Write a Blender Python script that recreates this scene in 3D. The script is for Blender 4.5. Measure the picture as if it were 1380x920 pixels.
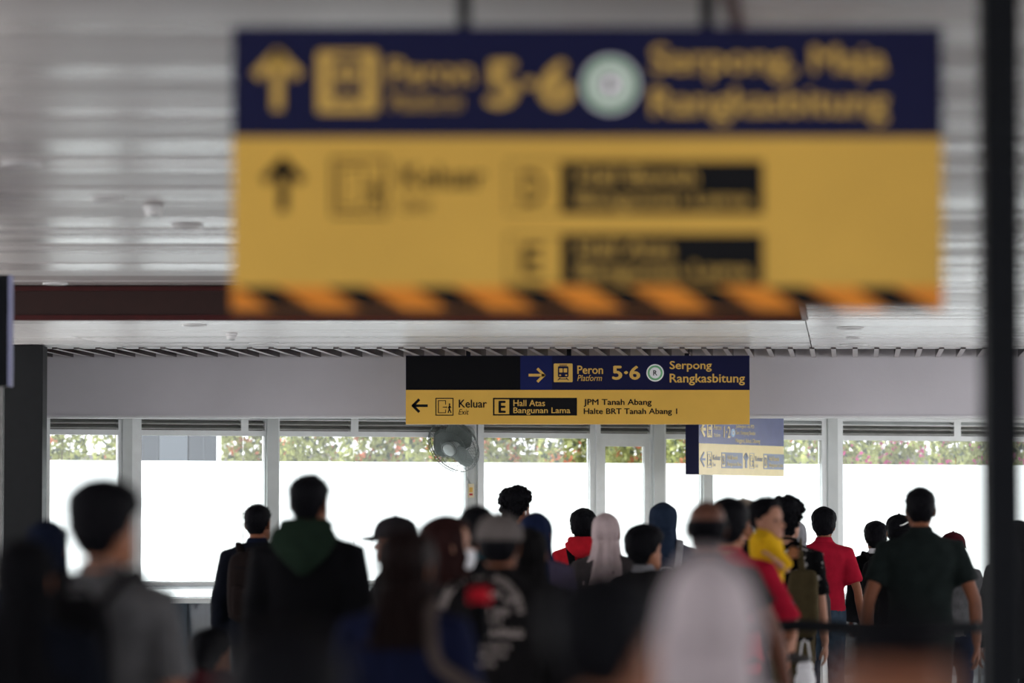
import bpy, bmesh, math, random
import numpy as np
from mathutils import Vector, Matrix, Euler, Quaternion, noise
from mathutils.bvhtree import BVHTree

random.seed(11)
for o in list(bpy.data.objects):
    bpy.data.objects.remove(o, do_unlink=True)
scene = bpy.context.scene
COL = scene.collection
PI = math.pi
R = math.radians

# ---------------------------------------------------------------- camera, world, sun, exposure
F = 5175.0            # focal length in pixels at 1380 px width (135 mm on 36 mm)
CAMZ = 1.56
PITCH = math.atan(250.0 / F)
cam_data = bpy.data.cameras.new('camera')
cam_data.sensor_width = 36.0
cam_data.lens = 135.0
cam_data.clip_start = 0.1
cam_data.clip_end = 500
cam_data.dof.use_dof = True
cam_data.dof.focus_distance = 31.0
cam_data.dof.aperture_fstop = 1.6
cam = bpy.data.objects.new('camera', cam_data)
cam.location = (0, 0, CAMZ)
cam.rotation_euler = (PI / 2 + PITCH, 0, 0)
COL.objects.link(cam)
scene.camera = cam

world = bpy.data.worlds.new('sky')
scene.world = world
world.use_nodes = True
wn = world.node_tree
bg = wn.nodes['Background']
bg.inputs[0].default_value = (0.95, 0.955, 1.0, 1)
bg.inputs[1].default_value = 1.05

sun_d = bpy.data.lights.new('sun', 'SUN')
sun_d.energy = 5.8
sun_d.angle = R(2)
sun_d.color = (1.0, 0.97, 0.92)
sun = bpy.data.objects.new('sun', sun_d)
sun.rotation_euler = (R(-48), 0, R(12))     # shines towards the camera, down through the far windows
COL.objects.link(sun)

vs = scene.view_settings
scene.display_settings.display_device = 'sRGB'
vs.view_transform = 'Standard'
vs.look = 'None'
vs.gamma = 1.0
vs.use_curve_mapping = False
vs.exposure = 1.75
scene.cycles.max_bounces = 8
scene.cycles.diffuse_bounces = 4
scene.cycles.transparent_max_bounces = 12
scene.cycles.caustics_reflective = False
scene.cycles.caustics_refractive = False


def at(px, py, d):
    """world point seen at photo pixel (px, py) whose depth along the floor is d"""
    cp, sp = math.cos(PITCH), math.sin(PITCH)
    u = 460.0 - py
    dx, dy, dz = px - 690.0, cp * F - sp * u, sp * F + cp * u
    t = d / dy
    return Vector((dx * t, d, CAMZ + dz * t))


# ---------------------------------------------------------------- materials
def mat(name, col, rough=0.6, var=0.12, scale=12.0, bump=0.0, bscale=60.0, metal=0.0, spec=0.5, col2=None,
        stretch=None, sheen=0.0, trans=0.0):
    m = bpy.data.materials.new(name)
    m.use_nodes = True
    nt = m.node_tree
    b = nt.nodes['Principled BSDF']
    b.inputs['Roughness'].default_value = rough
    b.inputs['Metallic'].default_value = metal
    b.inputs['Specular IOR Level'].default_value = spec
    if sheen:
        b.inputs['Sheen Weight'].default_value = sheen
    tc = nt.nodes.new('ShaderNodeTexCoord')
    mp = nt.nodes.new('ShaderNodeMapping')
    nt.links.new(tc.outputs['Object'], mp.inputs['Vector'])
    if stretch:
        mp.inputs['Scale'].default_value = stretch
    n = nt.nodes.new('ShaderNodeTexNoise')
    n.inputs['Scale'].default_value = scale
    n.inputs['Detail'].default_value = 4
    nt.links.new(mp.outputs['Vector'], n.inputs['Vector'])
    r = nt.nodes.new('ShaderNodeValToRGB')
    c1 = [c * (1 - var) for c in col]
    c2 = [min(1, c * (1 + var)) for c in (col2 or col)]
    r.color_ramp.elements[0].color = (*c1, 1)
    r.color_ramp.elements[1].color = (*c2, 1)
    r.color_ramp.elements[0].position = 0.3
    r.color_ramp.elements[1].position = 0.7
    nt.links.new(n.outputs['Fac'], r.inputs['Fac'])
    nt.links.new(r.outputs['Color'], b.inputs['Base Color'])
    if bump:
        n2 = nt.nodes.new('ShaderNodeTexNoise')
        n2.inputs['Scale'].default_value = bscale
        n2.inputs['Detail'].default_value = 3
        nt.links.new(mp.outputs['Vector'], n2.inputs['Vector'])
        bp = nt.nodes.new('ShaderNodeBump')
        bp.inputs['Strength'].default_value = bump
        bp.inputs['Distance'].default_value = 0.01
        nt.links.new(n2.outputs['Fac'], bp.inputs['Height'])
        nt.links.new(bp.outputs['Normal'], b.inputs['Normal'])
    if trans:
        tr = nt.nodes.new('ShaderNodeBsdfTranslucent')
        nt.links.new(r.outputs['Color'], tr.inputs['Color'])
        mx = nt.nodes.new('ShaderNodeMixShader')
        mx.inputs[0].default_value = trans
        nt.links.new(b.outputs[0], mx.inputs[1])
        nt.links.new(tr.outputs[0], mx.inputs[2])
        nt.links.new(mx.outputs[0], nt.nodes['Material Output'].inputs[0])
    return m


def glass_mat(name, tint=(0.96, 0.98, 0.98)):
    m = bpy.data.materials.new(name)
    m.use_nodes = True
    nt = m.node_tree
    nt.nodes.remove(nt.nodes['Principled BSDF'])
    tr = nt.nodes.new('ShaderNodeBsdfTransparent')
    gl = nt.nodes.new('ShaderNodeBsdfGlossy')
    gl.inputs['Roughness'].default_value = 0.03
    fr = nt.nodes.new('ShaderNodeFresnel')
    fr.inputs['IOR'].default_value = 1.45
    n = nt.nodes.new('ShaderNodeTexNoise')
    n.inputs['Scale'].default_value = 3
    cr = nt.nodes.new('ShaderNodeValToRGB')
    cr.color_ramp.elements[0].color = (*[c * 0.97 for c in tint], 1)
    cr.color_ramp.elements[1].color = (*tint, 1)
    nt.links.new(n.outputs['Fac'], cr.inputs['Fac'])
    nt.links.new(cr.outputs['Color'], tr.inputs['Color'])
    mx = nt.nodes.new('ShaderNodeMixShader')
    nt.links.new(fr.outputs[0], mx.inputs[0])
    nt.links.new(tr.outputs[0], mx.inputs[1])
    nt.links.new(gl.outputs[0], mx.inputs[2])
    nt.links.new(mx.outputs[0], nt.nodes['Material Output'].inputs[0])
    return m


def film_mat(name, col=(0.92, 0.95, 0.97)):
    m = bpy.data.materials.new(name)
    m.use_nodes = True
    nt = m.node_tree
    nt.nodes.remove(nt.nodes['Principled BSDF'])
    tr = nt.nodes.new('ShaderNodeBsdfTranslucent')
    df = nt.nodes.new('ShaderNodeBsdfDiffuse')
    n = nt.nodes.new('ShaderNodeTexNoise')
    n.inputs['Scale'].default_value = 1.2
    cr = nt.nodes.new('ShaderNodeValToRGB')
    cr.color_ramp.elements[0].color = (*[c * 0.97 for c in col], 1)
    cr.color_ramp.elements[1].color = (*col, 1)
    nt.links.new(n.outputs['Fac'], cr.inputs['Fac'])
    nt.links.new(cr.outputs['Color'], tr.inputs['Color'])
    nt.links.new(cr.outputs['Color'], df.inputs['Color'])
    mx = nt.nodes.new('ShaderNodeMixShader')
    mx.inputs[0].default_value = 0.2
    nt.links.new(tr.outputs[0], mx.inputs[1])
    nt.links.new(df.outputs[0], mx.inputs[2])
    nt.links.new(mx.outputs[0], nt.nodes['Material Output'].inputs[0])
    return m


M = {}
def cloth(name, col, **k):
    a = dict(rough=0.9, var=0.18, scale=14, bump=0.25, bscale=220, spec=0.06)
    a.update(k)
    M[name] = mat(name, col, **a)

M['ceiling'] = mat('white_ceiling_metal', (0.76, 0.745, 0.745), rough=0.2, var=0.05, scale=2.0, spec=0.4, stretch=(0.3, 6, 1))
def vary_by_panel(m, lo, hi):
    nt = m.node_tree
    b = nt.nodes['Principled BSDF']
    src = b.inputs['Base Color'].links[0].from_socket
    oi = nt.nodes.new('ShaderNodeObjectInfo')
    mr = nt.nodes.new('ShaderNodeMapRange')
    mr.inputs['To Min'].default_value = lo
    mr.inputs['To Max'].default_value = hi
    nt.links.new(oi.outputs['Random'], mr.inputs['Value'])
    vm = nt.nodes.new('ShaderNodeVectorMath')
    vm.operation = 'SCALE'
    nt.links.new(src, vm.inputs[0])
    nt.links.new(mr.outputs['Result'], vm.inputs['Scale'])
    nt.links.new(vm.outputs['Vector'], b.inputs['Base Color'])
    mr2 = nt.nodes.new('ShaderNodeMapRange')
    mr2.inputs['To Min'].default_value = 0.36
    mr2.inputs['To Max'].default_value = 0.21
    nt.links.new(oi.outputs['Random'], mr2.inputs['Value'])
    nt.links.new(mr2.outputs['Result'], b.inputs['Roughness'])
vary_by_panel(M['ceiling'], 0.88, 1.06)
M['tray'] = mat('shaded_warm_grey_strip', (0.50, 0.465, 0.46), rough=0.2, var=0.05, scale=2.0, spec=0.4, stretch=(0.3, 6, 1))  # greyed in the colour to stand for weaker light away from the windows
vary_by_panel(M['tray'], 0.74, 1.06)
M['ceiling_back'] = mat('ceiling_void', (0.35, 0.34, 0.34), rough=0.8)
M['beam'] = mat('brown_beam_paint', (0.030, 0.012, 0.010), rough=0.5, var=0.1, spec=0.2)
M['beam_edge'] = mat('dark_red_edge_paint', (0.05, 0.004, 0.004), rough=0.45, spec=0.2)
M['slat_lit_edge'] = mat('lit_slat_edge', (0.50, 0.47, 0.48), rough=0.4, var=0.05)
M['slat'] = mat('brown_slat_metal', (0.040, 0.024, 0.024), rough=0.25, var=0.1)
M['fascia'] = mat('lilac_grey_plaster', (0.64, 0.62, 0.655), rough=0.85, var=0.05, scale=1.5, bump=0.1, bscale=40)
M['frame'] = mat('grey_aluminium_frame', (0.82, 0.85, 0.84), rough=0.4, var=0.04)
M['column'] = mat('grey_green_column_paint', (0.58, 0.61, 0.595), rough=0.55, var=0.07, scale=4)
M['white_trim'] = mat('white_trim_paint', (0.75, 0.75, 0.76), rough=0.5, var=0.04)
M['louver'] = mat('dull_grey_louver', (0.42, 0.43, 0.40), rough=0.5)
M['louver_dark'] = mat('dark_louver_shade', (0.16, 0.14, 0.13), rough=0.8)  # dark tone stands for the shade behind the blades
M['glass'] = glass_mat('clear_window_glass')
M['smoke_glass'] = glass_mat('grey_lower_glass', (0.35, 0.38, 0.40))
M['film'] = film_mat('white_frosted_film')
M['floor'] = mat('grey_floor_tile', (0.42, 0.41, 0.40), rough=0.35, var=0.08, scale=3)
M['ground'] = mat('pale_concrete_ground', (0.45, 0.44, 0.42), rough=0.9, scale=2)
M['black_steel'] = mat('black_painted_steel', (0.006, 0.007, 0.009), rough=0.6, var=0.15, spec=0.08)
M['charcoal'] = mat('charcoal_pillar_paint', (0.008, 0.009, 0.010), rough=0.5, var=0.1, spec=0.15)
M['grey_wall'] = mat('grey_wall_paint', (0.2, 0.2, 0.2), rough=0.8)
M['navy'] = mat('navy_sign_vinyl', (0.0055, 0.0065, 0.040), rough=0.4, var=0.06, scale=3, spec=0.10)
M['navy_bright'] = mat('blue_sign_vinyl', (0.008, 0.013, 0.085), rough=0.4, var=0.06, scale=3, spec=0.10)
M['yellow'] = mat('amber_yellow_sign_vinyl', (0.72, 0.43, 0.075), rough=0.4, var=0.05, scale=3, spec=0.15)
M['yellow_print'] = mat('amber_print', (0.70, 0.44, 0.105), rough=0.45, var=0.03, spec=0.1)
M['black_print'] = mat('black_print', (0.006, 0.006, 0.007), rough=0.45, var=0.05, spec=0.08)
M['sign_black'] = mat('black_sign_panel', (0.002, 0.002, 0.003), rough=0.3, var=0.1, spec=0.06)
M['orange'] = mat('orange_hazard_tape', (0.80, 0.27, 0.025), rough=0.4, var=0.05, spec=0.15)
M['lilac_edge'] = mat('lilac_sign_edge', (0.20, 0.21, 0.36), rough=0.4)
M['navy_glare'] = mat('glossy_glare_paled_navy', (0.07, 0.09, 0.22), rough=0.25, var=0.06, spec=1.0)  # turned sign: window glare is put into the face colours
M['yellow_glare'] = mat('glossy_glare_paled_yellow', (0.80, 0.66, 0.30), rough=0.25, var=0.04, spec=1.0)
M['glare_print'] = mat('glare_paled_dark_print', (0.17, 0.21, 0.30), rough=0.3, var=0.05, spec=1.0)  # dark print lightened in colour by the same window glare
M['white_print'] = mat('white_print', (0.85, 0.86, 0.85), rough=0.45, var=0.02)
M['green_print'] = mat('green_ring_print', (0.16, 0.46, 0.20), rough=0.45, var=0.04)
M['blue_print'] = mat('sky_blue_ring_print', (0.10, 0.42, 0.75), rough=0.4, var=0.04)
M['white_plastic'] = mat('white_plastic', (0.72, 0.72, 0.72), rough=0.4, var=0.03)
M['cream_plastic'] = mat('cream_plastic', (0.72, 0.64, 0.44), rough=0.45, var=0.04)
M['red_plastic'] = mat('red_switch_plastic', (0.45, 0.03, 0.03), rough=0.4)
M['fan_wire'] = mat('grey_fan_wire', (0.13, 0.145, 0.14), rough=0.35, metal=0.3)
M['fan_blade'] = mat('smoky_fan_blade', (0.22, 0.25, 0.24), rough=0.25, trans=0.5)
M['fan_grey'] = mat('grey_fan_plastic', (0.42, 0.46, 0.45), rough=0.4)
M['dark_lens'] = mat('dark_lamp_recess', (0.10, 0.09, 0.09), rough=0.4)
M['leaf'] = mat('yellow_green_leaf', (0.15, 0.19, 0.045), rough=0.5, var=0.4, scale=2.5, col2=(0.30, 0.32, 0.12), trans=0.35)
M['leaf_dark'] = mat('dark_green_leaf', (0.06, 0.08, 0.045), rough=0.5, var=0.4, scale=2.5, trans=0.3)
M['petal_orange'] = mat('salmon_orange_petal', (0.48, 0.16, 0.09), rough=0.6, var=0.15, trans=0.4)
M['petal_pink'] = mat('magenta_pink_petal', (0.48, 0.065, 0.23), rough=0.6, var=0.15, trans=0.4)
M['stem'] = mat('brown_stem', (0.10, 0.07, 0.05), rough=0.8)
M['concrete'] = mat('grey_concrete', (0.20, 0.19, 0.19), rough=0.9, var=0.2, scale=3)
M['cabin_mid'] = mat('blue_grey_panel', (0.07, 0.085, 0.10), rough=0.5, var=0.06, scale=2)
M['cabin_dark'] = mat('dark_blue_grey_panel', (0.028, 0.036, 0.045), rough=0.5, var=0.06, scale=2)
SKIN = {
    'tan': mat('tan_skin', (0.28, 0.115, 0.062), rough=0.55, var=0.08, scale=20, spec=0.2),
    'brown': mat('brown_skin', (0.19, 0.070, 0.035), rough=0.55, var=0.08, scale=20, spec=0.2),
    'deep': mat('deep_brown_skin', (0.105, 0.042, 0.026), rough=0.55, var=0.08, scale=20, spec=0.2),
    'light': mat('light_tan_skin', (0.38, 0.19, 0.125), rough=0.55, var=0.06, scale=20, spec=0.2),
}
M['eye'] = mat('dark_eye', (0.03, 0.02, 0.018), rough=0.15, var=0.1)
M['lip'] = mat('lip_skin', (0.30, 0.10, 0.08), rough=0.5)
HAIR = {
    'black': mat('black_hair', (0.006, 0.006, 0.0075), rough=0.5, var=0.4, scale=60, bump=0.5, bscale=180, spec=0.02, stretch=(1, 1, 0.25)),
    'brown': mat('dark_brown_hair', (0.009, 0.0052, 0.0050), rough=0.5, var=0.4, scale=60, bump=0.5, bscale=180, spec=0.03, stretch=(1, 1, 0.15)),
    'auburn': mat('auburn_brown_hair', (0.022, 0.0085, 0.0078), rough=0.5, var=0.4, scale=60, bump=0.5, bscale=180, spec=0.03, stretch=(1, 1, 0.15)),
}
cloth('black', (0.0035, 0.0035, 0.0045))
cloth('soft_black', (0.006, 0.0055, 0.006))
cloth('ink', (0.0035, 0.0045, 0.008))
cloth('dark_navy', (0.005, 0.0075, 0.018))
cloth('navy_tee', (0.007, 0.0095, 0.03))
cloth('navy_scarf', (0.008, 0.013, 0.038))
cloth('steel_navy', (0.015, 0.024, 0.045))
cloth('grey_tee', (0.068, 0.068, 0.072), col2=(0.09, 0.09, 0.094))
cloth('green_hood', (0.011, 0.021, 0.0135))
cloth('red', (0.3, 0.008, 0.024), var=0.12)
cloth('bright_red', (0.42, 0.012, 0.022), var=0.12)
cloth('dark_red', (0.04, 0.005, 0.008))
cloth('pink_beige', (0.44, 0.35, 0.35), var=0.10)
cloth('grey_pink', (0.47, 0.41, 0.425), var=0.10)
cloth('mauve', (0.06, 0.05, 0.085))
cloth('taupe', (0.05, 0.042, 0.043))
cloth('yellow_cloth', (0.62, 0.36, 0.01), var=0.1)
cloth('olive', (0.055, 0.042, 0.02))
cloth('forest', (0.009, 0.013, 0.0125))
cloth('denim', (0.014, 0.026, 0.045), col2=(0.035, 0.055, 0.08))
cloth('cap_beige', (0.28, 0.23, 0.185))
cloth('cap_grey', (0.11, 0.095, 0.09))
cloth('cap_dark', (0.018, 0.016, 0.018))
cloth('teal', (0.01, 0.09, 0.12))
cloth('brown_pack', (0.011, 0.0075, 0.007))
cloth('strap_beige', (0.07, 0.055, 0.05))
cloth('white_cloth', (0.72, 0.72, 0.74), var=0.06)
cloth('light_grey_cloth', (0.22, 0.22, 0.235))
cloth('pattern', (0.005, 0.005, 0.006), scale=22, var=0.3)
_r = [n for n in M['pattern'].node_tree.nodes if n.type == 'VALTORGB'][0]
_r.color_ramp.elements[0].position = 0.60
_r.color_ramp.elements[1].position = 0.66
_r.color_ramp.elements[1].color = (0.35, 0.33, 0.32, 1)
M['print'] = mat('pale_fabric_print', (0.26, 0.22, 0.205), rough=0.8, var=0.1)
M['leather'] = mat('black_shoe_leather', (0.02, 0.02, 0.02), rough=0.5)


# ---------------------------------------------------------------- mesh helpers
class MB:
    def __init__(self):
        self.v, self.f = [], []

    def add(self, verts, faces):
        o = len(self.v)
        self.v += [tuple(p) for p in verts]
        self.f += [tuple(i + o for i in q) for q in faces]
        return self

    def box(self, x0, x1, y0, y1, z0, z1):
        v = [(x, y, z) for z in (z0, z1) for y in (y0, y1) for x in (x0, x1)]
        return self.add(v, [(0, 2, 3, 1), (4, 5, 7, 6), (0, 1, 5, 4), (2, 6, 7, 3), (0, 4, 6, 2), (1, 3, 7, 5)])

    def bevbox(self, x0, x1, y0, y1, z0, z1, b=0.01, seg=2):
        bm = bmesh.new()
        bmesh.ops.create_cube(bm, size=1)
        for v in bm.verts:
            v.co = Vector(((x0 + x1) / 2 + v.co.x * (x1 - x0), (y0 + y1) / 2 + v.co.y * (y1 - y0), (z0 + z1) / 2 + v.co.z * (z1 - z0)))
        bmesh.ops.bevel(bm, geom=bm.edges[:], offset=b, segments=seg, affect='EDGES', profile=0.5)
        bm.verts.index_update()
        self.add([v.co.copy() for v in bm.verts], [[v.index for v in f.verts] for f in bm.faces])
        bm.free()
        return self

    def loft(self, rings, cap=True):
        n = len(rings[0])
        v = [p for r in rings for p in r]
        f = []
        for i in range(len(rings) - 1):
            for j in range(n):
                a, b = i * n + j, i * n + (j + 1) % n
                f.append((a, b, b + n, a + n))
        if cap:
            f.append(tuple(range(n - 1, -1, -1)))
            f.append(tuple(range((len(rings) - 1) * n, len(rings) * n)))
        return self.add(v, f)

    def tube(self, pts, rad, n=8, flat=None):
        pts = [Vector(p) for p in pts]
        if not hasattr(rad, '__len__'):
            rad = [rad] * len(pts)
        rings = []
        up = None
        for i, p in enumerate(pts):
            t = (pts[min(i + 1, len(pts) - 1)] - pts[max(i - 1, 0)]).normalized()
            if up is None:
                up = Vector((0, 0, 1)) if abs(t.z) < 0.9 else Vector((0, 1, 0))
            a = t.cross(up).normalized()
            b = a.cross(t).normalized()
            up = b
            ra, rb = rad[i], rad[i] * (flat if flat else 1)
            rings.append([p + a * math.cos(2 * PI * j / n) * ra + b * math.sin(2 * PI * j / n) * rb for j in range(n)])
        return self.loft(rings)

    def ball(self, c, r, nu=14, nv=8, rot=None):
        c = Vector(c)
        r = (r, r, r) if not hasattr(r, '__len__') else r
        v, f = [], []
        for i in range(1, nv):
            ph = PI * i / nv
            for j in range(nu):
                th = 2 * PI * j / nu
                p = Vector((r[0] * math.sin(ph) * math.cos(th), r[1] * math.sin(ph) * math.sin(th), r[2] * math.cos(ph)))
                if rot:
                    p = rot @ p
                v.append(c + p)
        for s in (1, -1):
            p = Vector((0, 0, s * r[2]))
            if rot:
                p = rot @ p
            v.append(c + p)
        T, B = len(v) - 2, len(v) - 1
        for i in range(nv - 2):
            for j in range(nu):
                a, b = i * nu + j, i * nu + (j + 1) % nu
                f.append((a, a + nu, b + nu, b))
        for j in range(nu):
            f.append((T, j, (j + 1) % nu))
            f.append((B, (nv - 2) * nu + (j + 1) % nu, (nv - 2) * nu + j))
        return self.add(v, f)

    def lathe(self, prof, n=20, axis=None):
        rings = [[Vector((r * math.cos(2 * PI * j / n), r * math.sin(2 * PI * j / n), z)) for j in range(n)] for r, z in prof]
        if axis:
            rings = [[axis @ p for p in r] for r in rings]
        return self.loft(rings)

    def prism(self, pts, y0, y1):
        """outline (x, z) extruded from y0 to y1"""
        n = len(pts)
        v = [(x, y0, z) for x, z in pts] + [(x, y1, z) for x, z in pts]
        f = [tuple(range(n)), tuple(range(2 * n - 1, n - 1, -1))]
        f += [(i, i + n, (i + 1) % n + n, (i + 1) % n) for i in range(n)]
        return self.add(v, f)

    def mesh(self, name, smooth=False):
        me = bpy.data.meshes.new(name)
        me.from_pydata(self.v, [], self.f)
        me.validate(clean_customdata=False)
        if smooth:
            me.shade_smooth()
        me.update()
        return me

    def build(self, name, m, parent=None, smooth=False, loc=None):
        return link(name, self.mesh(name, smooth), m, parent, loc)


def link(name, me, m, parent=None, loc=None):
    if m is not None:
        me.materials.clear()
        me.materials.append(m)
    o = bpy.data.objects.new(name, me)
    COL.objects.link(o)
    if parent is not None:
        o.parent = parent
    if loc is not None:
        o.location = loc
    return o


def empty(name, loc=(0, 0, 0), rz=0.0, parent=None):
    o = bpy.data.objects.new(name, None)
    o.empty_display_size = 0.1
    o.location = loc
    o.rotation_euler = (0, 0, rz)
    COL.objects.link(o)
    if parent is not None:
        o.parent = parent
    return o


def tag(o, label=None, cat=None, group=None, kind=None):
    if label: o['label'] = label
    if cat: o['category'] = cat
    if group: o['group'] = group
    if kind: o['kind'] = kind
    return o


def fix_normals(me):
    bm = bmesh.new()
    bm.from_mesh(me)
    bmesh.ops.recalc_face_normals(bm, faces=bm.faces[:])
    bm.to_mesh(me)
    bm.free()


def remesh(mb, voxel, it=3, wr=0.0, wf=9.0, seed=0.0):
    """fuse overlapping shapes into one continuous surface, soften it and crease it"""
    me = mb.mesh('tmp')
    fix_normals(me)
    o = bpy.data.objects.new('tmp', me)
    COL.objects.link(o)
    md = o.modifiers.new('r', 'REMESH')
    md.mode = 'VOXEL'
    md.voxel_size = voxel
    if it:
        sm = o.modifiers.new('s', 'SMOOTH')
        sm.iterations = it
        sm.factor = 0.5
    dg = bpy.context.evaluated_depsgraph_get()
    out = bpy.data.meshes.new_from_object(o.evaluated_get(dg))
    bpy.data.objects.remove(o, do_unlink=True)
    bpy.data.meshes.remove(me)
    if wr:
        n = len(out.vertices)
        co = np.empty(n * 3, 'f')
        out.vertices.foreach_get('co', co)
        co = co.reshape(-1, 3)
        no = np.empty(n * 3, 'f')
        out.vertex_normals.foreach_get('vector', no)
        no = no.reshape(-1, 3)
        dsp = np.empty(n, 'f')
        for i in range(n):
            x, y, z = (float(c) for c in co[i])
            a = noise.noise(Vector(((x + z * 0.45) * wf, y * wf, (z - x * 0.5) * wf * 1.9 + seed)))
            b = noise.noise(Vector((x * wf * 2.3 + seed, y * wf * 2.3, z * wf * 1.5)))
            dsp[i] = (1 - abs(a) * 2.2) * 0.7 + b * 0.35 - 0.35
        co += no * (dsp * wr)[:, None]
        out.vertices.foreach_set('co', co.ravel())
    out.shade_smooth()
    out.update()
    return out


def mesh_to_mb(me, mb):
    mb.add([v.co.copy() for v in me.vertices], [tuple(p.vertices) for p in me.polygons])
    bpy.data.meshes.remove(me)
    return mb


def cat_interp(rows, m):
    """smoothly resample parameter rows (first entry monotone) to m rows"""
    A = np.array(rows, float)
    n = len(A)
    t = np.linspace(0, n - 1, m)
    out = []
    for x in t:
        i = min(int(x), n - 2)
        u = x - i
        p0, p1, p2, p3 = A[max(i - 1, 0)], A[i], A[i + 1], A[min(i + 2, n - 1)]
        out.append(0.5 * ((2 * p1) + (-p0 + p2) * u + (2 * p0 - 5 * p1 + 4 * p2 - p3) * u * u + (-p0 + 3 * p1 - 3 * p2 + p3) * u ** 3))
    return out


def oval(z, hw, yf, yb, n=24, e=1.0):
    c, r = (yf + yb) / 2, (yf - yb) / 2
    out = []
    for i in range(n):
        a = 2 * PI * i / n
        s, k = math.sin(a), math.cos(a)
        out.append(Vector((hw * math.copysign(abs(s) ** e, s), c + r * math.copysign(abs(k) ** e, k), z)))
    return out


def sstep(a, b, x):
    t = max(0.0, min(1.0, (x - a) / (b - a)))
    return t * t * (3 - 2 * t)


# ---------------------------------------------------------------- lettering
def text_mesh(s, bold=0.012, shear=0.0):
    cu = bpy.data.curves.new('t', 'FONT')
    cu.body = s
    cu.offset = bold
    cu.shear = shear
    cu.resolution_u = 3
    o = bpy.data.objects.new('t', cu)
    COL.objects.link(o)
    dg = bpy.context.evaluated_depsgraph_get()
    me = bpy.data.meshes.new_from_object(o.evaluated_get(dg))
    bpy.data.objects.remove(o, do_unlink=True)
    bpy.data.curves.remove(cu)
    return me


def lettering(s, x0, x1, z0, z1, y, m, parent, bold=0.012, shear=0.0, name='lettering'):
    """text fitted into the box x0..x1, z0..z1 on the plane y; one object per word, flat print just off the face"""
    me = text_mesh(s, 0.0, shear)
    n = len(me.vertices)
    co = np.empty(n * 3, 'f')
    me.vertices.foreach_get('co', co)
    co = co.reshape(-1, 3)[:, :2]
    faces = [tuple(p.vertices) for p in me.polygons]
    bpy.data.meshes.remove(me)
    if bold > 0.0:                                   # thicker strokes: copies shifted sideways and up
        e = bold
        sh = [(-e, 0), (e, 0), (0, -e * .8), (0, e * .8)]
        faces = [tuple(i + k * n for i in f) for k in range(len(sh)) for f in faces]
        co = np.concatenate([co + np.array(q, 'f') for q in sh])
    lay = [y - 0.0003 * (i // n) for i in range(len(co))]
    lo, hi = co.min(0), co.max(0)
    co = (co - lo) / (hi - lo)
    co[:, 0] = x0 + co[:, 0] * (x1 - x0)
    co[:, 1] = z0 + co[:, 1] * (z1 - z0)
    nw = len(s.split())
    fr = sorted([(min(co[i, 0] for i in f), max(co[i, 0] for i in f), f) for f in faces], key=lambda q: q[0])
    gaps, reach = [], fr[0][1]
    for i in range(1, len(fr)):
        gaps.append((fr[i][0] - reach, i))
        reach = max(reach, fr[i][1])
    cuts = sorted(i for g, i in sorted(gaps)[::-1][:nw - 1])
    out = None
    for a, b in zip([0] + cuts, cuts + [len(fr)]):
        bm = bmesh.new()
        vm = {}
        for _, _, f in fr[a:b]:
            q = []
            for i in f:
                if i not in vm:
                    vm[i] = bm.verts.new((co[i, 0], lay[i], co[i, 1]))
                q.append(vm[i])
            try:
                bm.faces.new(q)
            except ValueError:
                pass
        w = bpy.data.meshes.new(name)
        bm.to_mesh(w)
        bm.free()
        out = link(name, w, m, parent)
    return out


# ================================================================ THE HALL
# floor, ground outside
MB().box(-14, 14, -12, 36.2, -0.1, 0).build('floor', M['floor'])['kind'] = 'structure'
MB().box(-60, 60, 36.4, 120, -0.25, -0.1).build('ground', M['ground'])['kind'] = 'structure'

# ceiling: tray (high) on the left, low soffit in front of the far wall and along the right
ZU, ZL = CAMZ + 1.675, CAMZ + 1.45
AX = Vector((0.0888, 1.0, 0)).normalized()             # direction in which the hall runs
def edge_x(y):
    return 0.61 + (y - 10.6) * 0.0888
ceiling = empty('ceiling')
ceiling['kind'] = 'structure'
MB().box(-9, 9, -10, 32.6, ZU + 0.10, ZU + 0.25).build('roof_slab', M['ceiling_back'], ceiling)
pm = None
y = 4.0
while y < 26.6:
    d_ = min(0.3, 26.68 - y)
    if pm is None:
        o = MB().box(-9, 4, 0.004, 0.296, 0, 0.025).build('panel', M['tray'], ceiling)
        pm = o.data
    else:
        o = link('panel', pm, None, ceiling)
        if d_ < 0.29:
            o.scale.y = d_ / 0.3
    o.location = (0, y, ZU + random.uniform(0.0, 0.004))
    o.rotation_euler = (R(random.uniform(-1.3, 1.3)), R(random.uniform(-0.05, 0.05)), 0)
    y += 0.3
def slant_panel(y0, y1, xa, xb, name='panel', m_=None):
    """low ceiling strip between two oblique joints xa(y), xb(y)"""
    z0, z1 = 0, 0.025
    g = 0.004
    yy0, yy1 = y0 + g, y1 - g
    v = [(xa(yy0) + g, yy0 - y0, z0), (xb(yy0) - g, yy0 - y0, z0), (xb(yy1) - g, yy1 - y0, z0), (xa(yy1) + g, yy1 - y0, z0)]
    v += [(a, b, z1) for a, b, c in v]
    m = MB()
    m.add(v, [(3, 2, 1, 0), (4, 5, 6, 7), (0, 1, 5, 4), (1, 2, 6, 5), (2, 3, 7, 6), (3, 0, 4, 7)])
    o = m.build(name, m_ or M['ceiling'], ceiling, loc=(0, y0, ZL + random.uniform(0, 0.002)))
    o.rotation_euler = (R(random.uniform(-0.25, 0.25)), 0, 0)
    return o
y = 4.0
while y < 26.7:
    slant_panel(y, min(y + 0.3, 26.72), lambda q: edge_x(q) + 0.02, lambda q: 9.0, 'panel', M['tray'] if y < 22 else None)  # near strips take the darkened copy for the dimmer light there
    y += 0.3
left_joint = lambda q: -3.57 + (q - 27.8) * 0.143
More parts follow.
